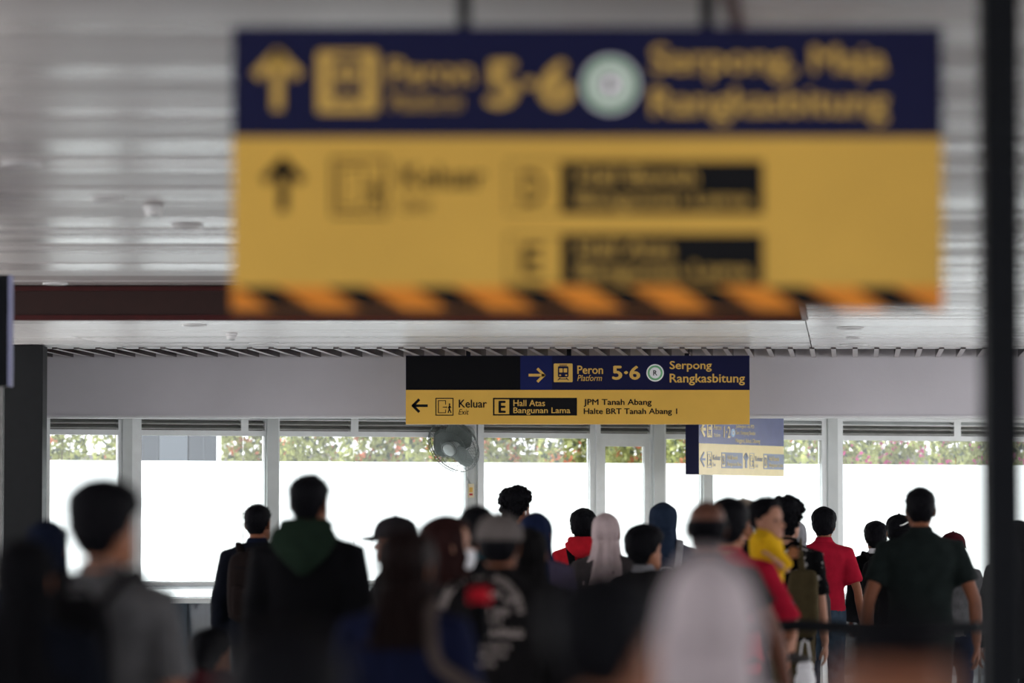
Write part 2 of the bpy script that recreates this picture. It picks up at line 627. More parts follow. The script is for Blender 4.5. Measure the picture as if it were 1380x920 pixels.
while y < 30.95:
    y1 = min(y + 0.3, 31.0)
    slant_panel(y, y1, lambda q: -9.0, left_joint)
    slant_panel(y, y1, left_joint, edge_x)
    slant_panel(y, y1, edge_x, lambda q: 9.0)
    y += 0.3
MB().box(-9, 9, 31.0, 32.6, ZL + 0.20, ZL + 0.23).build('slat_backing', M['ceiling'], ceiling)
MB().box(-9, 9, 31.255, 31.05, ZL, ZL + 0.13).build('edge_trim', M['white_trim'], ceiling)
# brown upstand across the hall and along the tray's right side
xe = edge_x(26.72)
MB().box(-9, xe, 26.72, 26.80, ZL + 0.026, ZU + 0.09).build('fascia', M['beam'], ceiling)
MB().box(-9, xe, 26.70, 26.80, ZL - 0.012, ZL + 0.024).build('edge_strip', M['beam_edge'], ceiling)
MB().box(-9, xe, 26.70, 26.72, ZU - 0.03, ZU - 0.002).build('edge_strip', M['beam_edge'], ceiling)
def oblique(y0, y1, dx0, dx1, z0, z1):
    m = MB()
    v = [(edge_x(y0) + dx0, y0, z0), (edge_x(y0) + dx1, y0, z0), (edge_x(y1) + dx1, y1, z0), (edge_x(y1) + dx0, y1, z0)]
    v += [(a, b, z1) for a, b, c in v]
    return m.add(v, [(3, 2, 1, 0), (4, 5, 6, 7), (0, 1, 5, 4), (1, 2, 6, 5), (2, 3, 7, 6), (3, 0, 4, 7)])
oblique(4, 26.72, -0.01, 0.03, ZL + 0.026, ZU + 0.09).build('fascia', M['beam'], ceiling)
oblique(4, 26.72, -0.02, 0.02, ZL - 0.012, ZL + 0.024).build('edge_strip', M['beam_edge'], ceiling)
# brown slats between the low ceiling and the far wall
sm_ = None
L_ = 1.53
x = -4.75
while x < 4.9:
    if sm_ is None:
        o = MB().box(-0.02, 0.02, 0, L_, 0, 0.20).build('slat', M['slat'], ceiling)
        o.data.materials.append(M['slat_lit_edge'])
        o.data.polygons[0].material_index = 1      # lower face paled in colour for the light it catches from below
        sm_ = o.data
    else:
        o = link('slat', sm_, None, ceiling)
    o.location = (x, 31.02, ZL - 0.012)
    o.rotation_euler = (0, 0, -math.atan(0.0888))
    x += 0.175

# far wall: lilac-grey upper wall with a white lip
wall = empty('wall_back')
wall['kind'] = 'structure'
MB().box(-9, 9, 32.6, 32.72, 2.505, ZU + 0.1).build('upper_wall', M['fascia'], wall)
MB().box(-9, 9, 32.58, 32.74, 2.485, 2.505).build('lip', M['white_trim'], wall)
# left return wall
MB().box(-4.3, -4.1, 30.9, 33.1, 0, ZL - 0.02).build('wall_left', M['grey_wall'])['kind'] = 'structure'

# ---- window wall (stands at an angle behind the upper wall)
WL = Vector(((60 - 690) / F * 33.0, 33.0, 0))
WR = Vector(((1340 - 690) / F * 35.7, 35.7, 0))
WA = math.atan2(WR.y - WL.y, WR.x - WL.x)
def wu(px):
    k = (px - 690) / F
    return (k * 33.0 - WL.x) / (math.cos(WA) - k * math.sin(WA))
def wbox(mb, px0, px1, v0, v1, z0, z1):
    return mb.box(wu(px0), wu(px1), v0, v1, z0, z1)

sof = MB()
yw = lambda x: WL.y + (x - WL.x) * math.tan(WA) + 0.09
sof.v = [(x, yy, z) for z in (2.56, 2.62) for x, yy in ((-4.3, 32.7), (9, 32.7), (9, yw(9)), (-4.3, yw(-4.3)))]
sof.f = [(3, 2, 1, 0), (4, 5, 6, 7), (0, 1, 5, 4), (1, 2, 6, 5), (2, 3, 7, 6), (3, 0, 4, 7)]
sof.build('soffit_slab', M['ceiling_back'], ceiling)
ZT, ZH, ZF = 2.56, 2.355, 2.135        # top of louvres, window head, top of the frosted film
trim_n = 0
def trim(px0, px1, m, v0=-0.07, v1=0.07, z1=ZT):
    global trim_n
    trim_n += 1
    o = wbox(MB(), px0, px1, v0, v1, 0, z1).build('trim_%d' % trim_n, m)
    o.location = WL
    o.rotation_euler = (0, 0, WA)
    o['kind'] = 'structure'
    return o
# columns between the windows (light frames are built with each window)
trim(30, 57, M['column'])
trim(163, 176, M['column'])
trim(357, 372, M['column'], -0.09, 0.06)
trim(628, 642, M['column'], -0.02, 0.06)
trim(800, 803, M['frame'])
trim(877, 891, M['column'], -0.09, 0.06)
trim(944, 956, M['column'], -0.09, 0.06)
trim(1112, 1125, M['column'])
trim(1430, 1450, M['column'])
trim(1790, 1812, M['column'])

def window(n, a, b, g0, g1, joints=(), dividers=(), head=ZH, head_extra=0.0, inner=False):
    """a..b outer pixels of the frame, g0..g1 of the glass"""
    w = empty('window_%d' % n, WL, WA)
    w['kind'] = 'structure'
    f = MB()
    wbox(f, a, g0, -0.05, 0.05, 0, ZT)
    wbox(f, g1, b, -0.05, 0.05, 0, ZT)
    wbox(f, g0, g1, -0.05, 0.05, ZH, ZH + 0.045)
    wbox(f, g0, g1, -0.05, 0.05, ZT - 0.03, ZT)
    wbox(f, g0, g1, -0.05, 0.05, 0, 0.10)
    for j0, j1 in dividers:
        wbox(f, j0, j1, -0.05, 0.05, ZH + 0.045, ZT - 0.03)
    f.build('frame', M['frame'], w)
    gg0, gg1 = g0, g1
    top = ZH
    if inner:
        e = MB()
        t0 = (1 / 153.0) * 6
        wbox(e, g0, g0 + 7, -0.035, 0.035, 0.10, ZH)
        wbox(e, g1 - 7, g1, -0.035, 0.035, 0.10, ZH)
        wbox(e, g0 + 7, g1 - 7, -0.035, 0.035, ZH - 0.07, ZH)
        e.build('sash', M['frame'], w)
        gg0, gg1, top = g0 + 7, g1 - 7, ZH - 0.07
    # louvres
    cuts = [g0] + [q for p in dividers for q in p] + [g1]
    for k in range(0, len(cuts), 2):
        c0, c1 = cuts[k], cuts[k + 1]
        wbox(MB(), c0, c1, 0.035, 0.045, ZH + 0.045, ZT - 0.03).build('louver_shade', M['louver_dark'], w)  # dark sheet added in place of the shade behind the blades
        for z in (ZH + 0.052, ZH + 0.095, ZH + 0.135):
            u0, u1 = wu(c0), wu(c1)
            m = MB()
            v = [(u0, -0.045, z), (u1, -0.045, z), (u1, 0.03, z + 0.03), (u0, 0.03, z + 0.03)]
            v += [(p, q, r_ + 0.009) for p, q, r_ in v]
            m.add(v, [(3, 2, 1, 0), (4, 5, 6, 7), (0, 1, 5, 4), (1, 2, 6, 5), (2, 3, 7, 6), (3, 0, 4, 7)])
            m.build('louver', M['louver'] if z < ZH + 0.1 else M['frame'], w)
    # panes, split at the butt joints
    ed = [gg0] + list(joints) + [gg1]
    for k in range(len(ed) - 1):
        u0, u1 = wu(ed[k]) + 0.003, wu(ed[k + 1]) - 0.003
        MB().box(u0, u1, 0.0, 0.008, 0.92, top).build('pane', M['glass'], w)
        MB().box(u0, u1, -0.006, -0.003, 1.09, ZF).build('frosted_film', M['film'], w)
        MB().box(u0, u1, -0.006, -0.003, 0.955, 1.045).build('frosted_film', M['film'], w)
        MB().box(u0, u1, 0.0, 0.008, 0.10, 0.90).build('lower_pane', M['smoke_glass'], w)
    for z0, z1 in ((1.05, 1.085), (0.90, 0.945)):
        wbox(MB(), gg0, gg1, -0.03, 0.03, z0, z1).build('rail', M['frame'], w)
    return w
window(1, 57, 163, 66, 158)
window(2, 176, 357, 189, 355, joints=(328,), dividers=((323, 333),))
window(3, 372, 628, 375, 625, joints=(477,), dividers=((471, 481),))
window(4, 642, 800, 650, 793)
window(5, 803, 877, 807, 874, inner=True)
window(6, 891, 944, 895, 942)
window(7, 956, 1112, 958, 1105)
window(8, 1125, 1430, 1133, 1420, joints=(1288,), dividers=((1283, 1292),))

window(9, 1450, 1790, 1457, 1783, joints=(1620,), dividers=((1615, 1625),))

# ================================================================ OUTSIDE
MB().box(-9, 10, 43.2, 43.5, -0.1, 2.38).build('parapet', M['concrete'])
tag(bpy.data.objects['parapet'], 'grey concrete parapet behind the flowering hedge outside', 'wall')
# utility cabin beyond the second window
cb = empty('utility_cabin', (at(190, 600, 38.0).x, 38.0, -0.1))
tag(cb, 'blue-grey panelled cabin outside the second window from the left', 'cabin')
px_m = 38.0 / F
for x0, x1, m in ((0, 24, 'cabin_dark'), (24.6, 63, 'cabin_mid'), (64.5, 101, 'cabin_dark')):
    MB().box(x0 * px_m, x1 * px_m, 0, 0.5, 0, 3.2).build('wall_panel', M[m], cb)
MB().box(84 * px_m, 85 * px_m, -0.012, 0, 0.2, 3.1).build('seam', M['cabin_mid'], cb)
MB().box(102 * px_m, 107 * px_m, -0.02, 0.1, 0, 3.2).build('corner_post', M['white_trim'], cb)

def shrub(x, y, wdt, pink, seed, dens):
    rnd = random.Random(seed)
    r = empty('bougainvillea_shrub', (x, y, -0.1))
    lf, dk, fl, st = MB(), MB(), MB(), MB()
    def quad(mb, c, s, asp=1.6):
        n = Vector((rnd.uniform(-1, 1), rnd.uniform(-1, 1), rnd.uniform(-0.6, 1))).normalized()
        c = Vector((max(-0.36, min(0.36, c.x)) + rnd.uniform(-.01, .01), c.y, c.z))
        t = n.orthogonal().normalized()
        t = Quaternion(n, rnd.uniform(0, 6.28)) @ t
        b = n.cross(t)
        mb.add([c - t * s * asp * 0.5, c + b * s * 0.4, c + t * s * asp * 0.5, c - b * s * 0.4], [(0, 1, 2, 3)])
    for k in range(5):
        a = rnd.uniform(-0.35, 0.35)
        st.tube([(a * 0.3, 0, 0), (a * wdt * .8, rnd.uniform(-.1, .1), 1.3), (a * wdt, rnd.uniform(-.2, .2), 2.6)], [0.02, 0.012, 0.005], 5)
    cl = []
    for k in range(dens):
        c = Vector((rnd.uniform(-0.33, 0.33), rnd.uniform(-0.35, 0.35), rnd.uniform(1.75, 3.1)))
        cl.append(c)
        big = rnd.uniform(0.08, 0.2)
        for q in range(26):
            p = c + Vector((rnd.gauss(0, big), rnd.gauss(0, big), rnd.gauss(0, big * 0.8)))
            quad(dk if rnd.random() < 0.18 else lf, p, rnd.uniform(0.035, 0.07))
    for c in cl:
        if rnd.random() < 0.26:
            big = rnd.uniform(0.02, 0.06)
            for q in range(12):
                p = c + Vector((rnd.gauss(0, big), -0.15 + rnd.gauss(0, big), rnd.gauss(0, big)))
                quad(fl, p, rnd.uniform(0.035, 0.055), 1.1)
    lf.build('foliage', M['leaf'], r)['kind'] = 'stuff'
    dk.build('inner_foliage', M['leaf_dark'], r)['kind'] = 'stuff'
    o = fl.build('flowers', M['petal_pink' if pink else 'petal_orange'], r)
    o['kind'] = 'stuff'
    st.build('stem', M['stem'], r, True)
    return r
names_w = ['behind the leftmost window', 'beyond the left edge of the second window', 'behind the blue-grey cabin', 'right of the blue-grey cabin',
           'behind the left half of the third window', 'behind the middle of the third window', 'behind the wall fan', 'behind the left of the fourth window',
           'behind the right of the fourth window', 'behind the narrow sash window', 'behind the narrow window left of the small sign',
           'behind the small glare-paled sign', 'behind the seventh window right of the small sign', 'behind the left of the last window', 'behind the middle of the last window', 'behind the right end of the last window']
for i in range(16):
    px = 70 + i * 88
    p = at(px, 600, 40.2)
    pink = i >= 12
    s_ = shrub(p.x, 40.0 + (1.45 if i % 2 else 0), 0.72, pink, 100 + i, 105)
    tag(s_, 'leafy green bougainvillea with %s flowers %s' % ('magenta pink' if pink else 'salmon orange', names_w[i]), 'shrub', 'bougainvillea hedge outside the windows')

# ================================================================ PILLARS, RAIL
def pillar(px0, px1, d, z1, m, label, depth=0.2):
    a, b = at(px0, 600, d).x, at(px1, 600, d).x
    r = empty('pillar', ((a + b) / 2, d, 0))
    w = (b - a) / 2
    MB().bevbox(-w, w, 0, depth, 0, z1, 0.008).build('shaft', m, r)
    MB().bevbox(-w - 0.02, w + 0.02, -0.02, depth + 0.02, 0, 0.02, 0.004).build('base_plate', m, r)
    tag(r, label, 'pillar')
    return r
pillar(5, 57, 30.55, ZL - 0.003, M['charcoal'], 'charcoal square pillar at the left edge under the low ceiling', 0.3)
pillar(1328, 1378, 10.2, ZL - 0.003, M['black_steel'], 'black steel pillar standing full height at the right edge', 0.13)

rl = empty('queue_railing', (at(1150, 845, 17.0).x, 17.0, 0))
tag(rl, 'black tubular railing in front of the man in the dark green shirt', 'railing')
xa, xb = at(985, 845, 17.0).x - rl.location.x, at(1330, 845, 17.0).x - rl.location.x
zr = at(1150, 846, 17.0).z
MB().tube([(xa, 0, zr), (xa + 0.3, 0, zr + 0.012), (0, 0, zr), (xb, 0, zr + 0.003)], 0.026, 12).build('top_rail', M['black_steel'], rl, True)
MB().tube([(xa, 0, 0.55), (xb, 0, 0.55)], 0.02, 10).build('lower_rail', M['black_steel'], rl, True)
for q in (xa, (xa + xb) / 2, xb):
    MB().tube([(q, 0, 0), (q, 0, zr)], 0.022, 10).build('post', M['black_steel'], rl, True)

# ================================================================ SIGNS
class Face:
    """maps photo pixels of a frontal sign at depth d to the sign's own x, z"""
    def __init__(s, px0, px1, py0, py1, d):
        s.d = d
        s.c = at((px0 + px1) / 2, (py0 + py1) / 2, d)
    def x(s, px): return at(px, 460, s.d).x - s.c.x
    def z(s, py): return at(690, py, s.d).z - s.c.z

def arrow(mb, cx, cz, w, h, th, kind, y0, y1):
    """arrow with a shaft and two barbs, pointing up, left or right"""
    pts = []
    L, hw, t = h / 2, w / 2, th / 2
    segs = [((0, -L), (0, L * 0.9)), ((-hw, L - hw), (0, L)), ((hw, L - hw), (0, L))]
    rot = {'up': 0, 'left': PI / 2, 'right': -PI / 2}[kind]
    c, s = math.cos(rot), math.sin(rot)
    for (x0, z0), (x1, z1) in segs:
        dx, dz = x1 - x0, z1 - z0
        l = math.hypot(dx, dz)
        nx, nz = -dz / l * t, dx / l * t
        ex, ez = dx / l * t * 0.6, dz / l * t * 0.6
        q = [(x0 + nx, z0 + nz), (x0 - nx, z0 - nz), (x1 - nx + ex, z1 - nz + ez), (x1 + nx + ex, z1 + nz + ez)]
        q = [(cx + a * c - b * s, cz + a * s + b * c) for a, b in q]
        mb.prism(q[::-1], y0, y1)
    return mb

def rrect(x0, x1, z0, z1, r, n=4):
    pts = []
    for cx, cz, a0 in ((x1 - r, z1 - r, 0), (x0 + r, z1 - r, 90), (x0 + r, z0 + r, 180), (x1 - r, z0 + r, 270)):
        for k in range(n + 1):
            a = R(a0 + 90 * k / n)
            pts.append((cx + r * math.cos(a), cz + r * math.sin(a)))
    return pts

def outline(mb, x0, x1, z0, z1, t, y0, y1):
    mb.box(x0, x1, y0, y1, z0, z0 + t).box(x0, x1, y0, y1, z1 - t, z1)
    mb.box(x0, x0 + t, y0, y1, z0 + t, z1 - t).box(x1 - t, x1, y0, y1, z0 + t, z1 - t)
    return mb

def train_icon(x0, x1, z0, z1, y, mbg, mfg, par):
    w, h = x1 - x0, z1 - z0
    X = lambda a: x0 + a * w
    Z = lambda a: z0 + a * h
    o = MB().prism(rrect(x0, x1, z0, z1, 0.05 * w), y - 0.002, y).build('train_symbol', mbg, par)
    m = MB().prism(rrect(X(.22), X(.78), Z(.26), Z(.86), .08 * w), y - 0.004, y - 0.002)
    m.box(X(.30), X(.70), y - 0.004, y - 0.002, Z(.89), Z(.93))
    for a, b in ((.34, .22), (.66, .78)):
        q = [(X(a) - .03 * w, Z(.24)), (X(a) + .03 * w, Z(.24)), (X(b) + .03 * w, Z(.10)), (X(b) - .03 * w, Z(.10))]
        m.prism(q, y - 0.004, y - 0.002)
    m.box(X(.28), X(.72), y - 0.004, y - 0.002, Z(.15), Z(.19))
    p = m.build('train_shape', mfg, o)
    m = MB().prism(rrect(X(.29), X(.475), Z(.52), Z(.74), .03 * w), y - 0.006, y - 0.004)
    m.prism(rrect(X(.525), X(.71), Z(.52), Z(.74), .03 * w), y - 0.006, y - 0.004)
    m.prism(rrect(X(.29), X(.39), Z(.33), Z(.41), .03 * w), y - 0.006, y - 0.004)
    m.prism(rrect(X(.61), X(.71), Z(.33), Z(.41), .03 * w), y - 0.006, y - 0.004)
    m.build('train_windows', mbg, o)

def exit_icon(x0, x1, z0, z1, y, mfg, par, t=0.05):
    w, h = x1 - x0, z1 - z0
    X = lambda a: x0 + a * w
    Z = lambda a: z0 + a * h
    ya, yb = y - 0.002, y
    m = MB()
    outline(m, x0, x1, z0, z1, t * w, ya, yb)
    tt = 0.045 * w
    m.box(X(.14), X(.14) + tt, ya, yb, Z(.14), Z(.86))                  # door
    m.box(X(.14), X(.58), ya, yb, Z(.82), Z(.86)).box(X(.14), X(.58), ya, yb, Z(.14), Z(.18))
    m.box(X(.54), X(.58), ya, yb, Z(.62), Z(.86)).box(X(.54), X(.58), ya, yb, Z(.14), Z(.34))
    m.box(X(.40), X(.62), ya, yb, Z(.455), Z(.495))                     # little arrow
    m.prism([(X(.60), Z(.41)), (X(.66), Z(.475)), (X(.60), Z(.54))], ya, yb)
    m.prism([(X(.78) + .05 * w * math.cos(a), Z(.64) + .05 * w * math.sin(a)) for a in [k * PI / 4 for k in range(8)]], ya, yb)
    def limb(a, b, c, d, th):
        dx, dz = (c - a) * w, (d - b) * h
        l = math.hypot(dx, dz)
        nx, nz = -dz / l * th * w, dx / l * th * w
        m.prism([(X(a) + nx, Z(b) + nz), (X(a) - nx, Z(b) - nz), (X(c) - nx, Z(d) - nz), (X(c) + nx, Z(d) + nz)], ya, yb)
    limb(.78, .58, .77, .38, .045)
    limb(.77, .38, .70, .15, .03)
    limb(.77, .38, .87, .15, .03)
    limb(.78, .54, .70, .42, .025)
    limb(.78, .54, .87, .44, .025)
    return m.build('exit_symbol', mfg, par)

def line_badge(cx, cz, r, y, ring, letter, par, mtext):
    def disc(rr, y0, y1, m, nm):
        n = 28
        return MB().prism([(cx + rr * math.cos(2 * PI * k / n), cz + rr * math.sin(2 * PI * k / n)) for k in range(n)], y0, y1).build(nm, m, par if nm == 'line_badge' else b_)
    b_ = disc(r, y - 0.002, y, M['white_print'], 'line_badge')
    disc(r * 0.86, y - 0.003, y - 0.002, ring, 'badge_ring')
    disc(r * 0.64, y - 0.004, y - 0.003, M['white_print'], 'badge_centre')
    lettering(letter, cx - r * 0.22, cx + r * 0.24, cz - r * 0.30, cz + r * 0.30, y - 0.0065, mtext, b_, 0.015)

def sign_body(name, fc, px0, px1, py0, pym, py1, d, th, top_m, bot_m):
    r = empty(name, fc.c)
    x0, x1, z0, zm, z1 = fc.x(px0), fc.x(px1), fc.z(py1), fc.z(pym), fc.z(py0)
    MB().box(x0, x1, 0, th, zm, z1).build('upper_panel', top_m, r)
    MB().box(x0, x1, 0, th, z0, zm).build('lower_panel', bot_m, r)
    return r

YP, BP = M['yellow_print'], M['black_print']
# ---- the large sign close to the camera
dN = F / 504.0
n_ = Face(312, 1272, 35, 415, dN)
X, Z = n_.x, n_.z
ns = sign_body('direction_sign', n_, 312, 1272, 36, 185, 386, dN, 0.09, M['navy'], M['yellow'])
tag(ns, 'large blurred navy and yellow hanging sign with hazard stripes along its lower edge', 'sign')
for px in (625, 955):
    MB().box(X(px - 9), X(px + 9), 0.02, 0.06, Z(36), ZU - ns.location.z).build('hanger', M['black_steel'], ns)
MB().box(X(312), X(1272), 0.004, 0.086, Z(417), Z(386)).build('hazard_strip', M['orange'], ns)
k = 0
xs = 326
while xs < 1290:
    wd = 52
    q = [(xs - 6, 386.5), (xs + wd - 6, 386.5), (xs + wd + 46, 416.5), (xs + 40, 416.5)]
    q = [(min(max(a, 313), 1271), b) for a, b in q]
    if q[1][0] - q[0][0] > 4 or q[2][0] - q[3][0] > 4:
        MB().prism([(X(a), Z(b)) for a, b in q], -0.001, 0.004).build('hazard_stripe', BP, ns)
    xs += 119
m = MB(); arrow(m, X(373), Z(111), X(402) - X(344), Z(74) - Z(148), X(386) - X(372), 'up', -0.003, 0); m.build('arrow', YP, ns)
train_icon(X(427), X(508), Z(152), Z(69), 0, YP, M['navy'], ns)
lettering('Peron', X(523), X(637), Z(114), Z(80), -0.0025, YP, ns, 0.015)
lettering('Platform', X(524), X(622), Z(148), Z(126), -0.0025, YP, ns, 0.0, 0.25)
lettering('5·6', X(655), X(773), Z(145), Z(81), -0.0025, YP, ns, 0.03)
line_badge(X(823), Z(114), X(861) - X(823), 0, M['green_print'], 'R', ns, BP)
lettering('Serpong, Maja', X(878), X(1196), Z(109), Z(62), -0.0025, YP, ns, 0.018)
lettering('Rangkasbitung', X(878), X(1198), Z(167), Z(119), -0.0025, YP, ns, 0.018)
m = MB(); arrow(m, X(381), Z(252), X(407) - X(355), Z(219) - Z(286), X(393) - X(380), 'up', -0.003, 0); m.build('arrow', BP, ns)
exit_icon(X(446), X(522), Z(292), Z(213), 0, BP, ns)
lettering('Keluar', X(541), X(654), Z(254), Z(222), -0.0025, BP, ns, 0.018)
lettering('Exit', X(542), X(582), Z(286), Z(266), -0.0025, BP, ns, 0.0, 0.25)
for y0, y1, le, t1, xe1 in ((217, 288, 'D', 'Hall Bawah', 940), (315, 384, 'E', 'Hall Atas', 908)):
    m = MB(); outline(m, X(683), X(758), Z(y1), Z(y0), 0.004, -0.002, 0); o = m.build('exit_letter_box', BP, ns)
    lettering(le, X(703), X(734), Z(y1 - 12), Z(y0 + 14), -0.0025, BP, ns, 0.015)
    o = MB().box(X(757), X(1029), -0.002, 0, Z(y1), Z(y0)).build('name_plate', BP, ns)
    lettering(t1, X(778), X(xe1), Z(y0 + 31), Z(y0 + 9), -0.0045, YP, o, 0.012)
    lettering('Bangunan Lama', X(778), X(1012), Z(y1 - 4), Z(y1 - 30), -0.0045, YP, o, 0.012)

# ---- the sharp sign in the distance
dF = F / 163.0
n_ = Face(547, 1010, 479, 571, dF)
X, Z = n_.x, n_.z
fs = sign_body('direction_sign', n_, 547, 1010, 479, 525.3, 571.5, dF, 0.10, M['navy'], M['yellow'])
tag(fs, 'sharp navy and yellow hanging sign in the middle with a black panel at upper left', 'sign')
MB().box(X(547.5), X(701), -0.003, 0, Z(525), Z(479.5)).build('black_panel', M['sign_black'], fs)
MB().box(X(701.3), X(744), -0.002, 0, Z(525), Z(479.5)).build('arrow_panel', M['navy_bright'], fs)
for px in (631, 767, 926):
    MB().box(X(px - 3), X(px + 3), 0.03, 0.07, Z(479), ZL + 0.13 - fs.location.z).build('hanger', M['black_steel'], fs)
c7 = lambda a: 540 + a / 2.5556
r7 = lambda b: 460 + b / 2.5556
def L7(s, x0, x1, y0, y1, m, bold=0.018, shear=0.0, y=-0.0025, par=None):
    lettering(s, X(c7(x0)), X(c7(x1)), Z(r7(y1)), Z(r7(y0)), y, m, par or fs, bold, shear)
m = MB(); arrow(m, X(c7(467)), Z(r7(116)), Z(r7(93)) - Z(r7(139)), X(c7(494)) - X(c7(441)), 0.022, 'right', -0.004, -0.002); m.build('arrow', YP, fs)
train_icon(X(c7(527)), X(c7(592)), Z(r7(140)), Z(r7(76)), 0, YP, M['navy'], fs)
L7('Peron', 608, 697, 83, 112, YP)
L7('Platform', 608, 693, 115, 136, YP, 0.0, 0.25)
L7('5·6', 728, 825, 83, 132, YP, 0.03)
line_badge(X(c7(876)), Z(r7(108)), X(c7(906)) - X(c7(876)), 0, M['green_print'], 'R', fs, BP)
L7('Serpong', 926, 1071, 67, 104, YP)
L7('Rangkasbitung', 926, 1185, 111, 151, YP)
m = MB(); arrow(m, X(c7(68)), Z(r7(221)), Z(r7(199)) - Z(r7(243)), X(c7(94)) - X(c7(43)), 0.022, 'left', -0.002, 0); m.build('arrow', BP, fs)
exit_icon(X(c7(120)), X(c7(182)), Z(r7(255)), Z(r7(194)), 0, BP, fs)
L7('Keluar', 200, 297, 200, 228, BP)
L7('Exit', 199, 235, 233, 252, BP, 0.0, 0.25)
m = MB(); outline(m, X(c7(318)), X(c7(379)), Z(r7(255)), Z(r7(194)), 0.012, -0.002, 0); m.build('exit_letter_box', BP, fs)
L7('E', 337, 362, 204, 246, BP, 0.03)
o = MB().box(X(c7(378)), X(c7(607)), -0.002, 0, Z(r7(255)), Z(r7(194))).build('name_plate', BP, fs)
L7('Hall Atas', 388, 497, 201, 223, YP, 0.012, 0, -0.0045, o)
L7('Bangunan Lama', 388, 584, 227, 253, YP, 0.012, 0, -0.0045, o)
L7('JPM Tanah Abang', 630, 864, 198, 225, BP, 0.02)
L7('Halte BRT Tanah Abang 1', 630, 952, 230, 256, BP, 0.02)

# ---- small turned sign in front of the windows on the right
dS = 32.95
pl, pr = at(942, 600, dS), at(1070, 600, dS)
TH = R(58)
SL = (pr.x - pl.x) / math.cos(TH) * 1.01
s3 = empty('direction_sign', (pl.x, dS, at(942, 602, dS).z), TH)
tag(s3, 'small blue and yellow sign paled by window glare, turned sideways in front of windows', 'sign')
zz = lambda py: at(942, py, dS).z - s3.location.z
xx = lambda a: (a - 180) / 1040.0 * SL          # pixels of the 8.12x crop
zc = lambda b: zz(555 + b / 8.118 )
z0, zm, z1 = zz(639), zz(597), zz(556)
MB().box(0, SL, 0.003, 0.125, zm, z1).build('upper_panel', M['navy_glare'], s3)
MB().box(0, SL, 0.003, 0.125, z0, zm).build('lower_panel', M['yellow_glare'], s3)
MB().box(-0.008, 0, 0.0, 0.128, z0, z1).build('end_cap', M['navy'], s3)
for q in (0.25, SL - 0.25):
    MB().box(q - 0.015, q + 0.015, 0.05, 0.08, z1, 2.56 - s3.location.z).build('hanger', M['black_steel'], s3)
YG, SP = M['yellow_glare'], M['glare_print']
def L3(s, x0, x1, y0, y1, m, bold=0.01, shear=0.0, y=0.0005, par=None):
    lettering(s, xx(x0), xx(x1), zc(y1), zc(y0), y, m, par or s3, bold, shear)
m = MB(); arrow(m, xx(236), zc(185), 0.12, xx(262) - xx(210), 0.025, 'left', 0.0, 0.003); m.build('arrow', YG, s3)
train_icon(xx(278), xx(338), zc(272), zc(112), 0.003, YG, M['navy_glare'], s3)
L3('Peron', 356, 446, 130, 185, YG)
L3('Platform', 356, 434, 222, 265, YG, 0.0, 0.2)
L3('1·2', 476, 556, 140, 270, YG, 0.02)
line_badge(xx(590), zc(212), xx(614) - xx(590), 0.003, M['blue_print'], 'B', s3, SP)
L3('Jatinegara via PD', 620, 845, 115, 165, YG)
L3('Duri, Kampung Bandan', 620, 860, 185, 240, YG)
L3('Manggarai, Bekasi, Cikarang', 620, 918, 270, 330, YG)
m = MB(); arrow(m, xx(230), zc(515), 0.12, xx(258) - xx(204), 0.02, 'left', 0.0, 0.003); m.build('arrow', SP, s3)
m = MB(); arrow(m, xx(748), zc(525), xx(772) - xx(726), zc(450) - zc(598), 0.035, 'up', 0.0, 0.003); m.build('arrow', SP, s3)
for dx, le, t2 in ((0, 'B', 'Bangunan Baru'), (514, 'D', 'Bangunan Lama')):
    exit_icon(xx(278 + dx), xx(332 + dx), zc(606), zc(430), 0.003, SP, s3)
    L3('Keluar', 346 + dx, 438 + dx, 462, 520, SP)
    L3('Exit', 346 + dx, 380 + dx, 548, 588, SP, 0.0, 0.2)
    m = MB(); outline(m, xx(449 + dx), xx(503 + dx), zc(606), zc(432), 0.012, 0.001, 0.003); m.build('exit_letter_box', SP, s3)
    L3(le, 464 + dx, 488 + dx, 470, 572, SP, 0.02)
    o = MB().box(xx(502 + dx), xx(706 + dx), 0.001, 0.003, zc(606), zc(432)).build('name_plate', SP, s3)
    L3('Hall Bawah', 518 + dx, 640 + dx, 460, 510, YG, 0.01, 0, -0.0015, o)
    L3(t2, 518 + dx, 688 + dx, 535, 592, YG, 0.01, 0, -0.0015, o)

# ---- dark hanging sign cut by the left edge of the picture
dL = F / 240.0
c = at(7, 445, dL)
hs = empty('hanging_sign', c)
tag(hs, 'dark sign with a lilac edge hanging at the far left edge of the picture', 'sign')
w_ = 7 / 240.0
hz = 75 / 240.0
MB().box(-0.5, w_ - 0.014, 0, 0.14, -hz, hz).build('face_panel', M['black_steel'], hs)
MB().box(w_ - 0.014, w_, -0.006, 0.14, -hz, hz).build('edge_trim', M['lilac_edge'], hs)
MB().box(-0.2, -0.16, 0.05, 0.09, hz, ZU - c.z).build('hanger', M['black_steel'], hs)

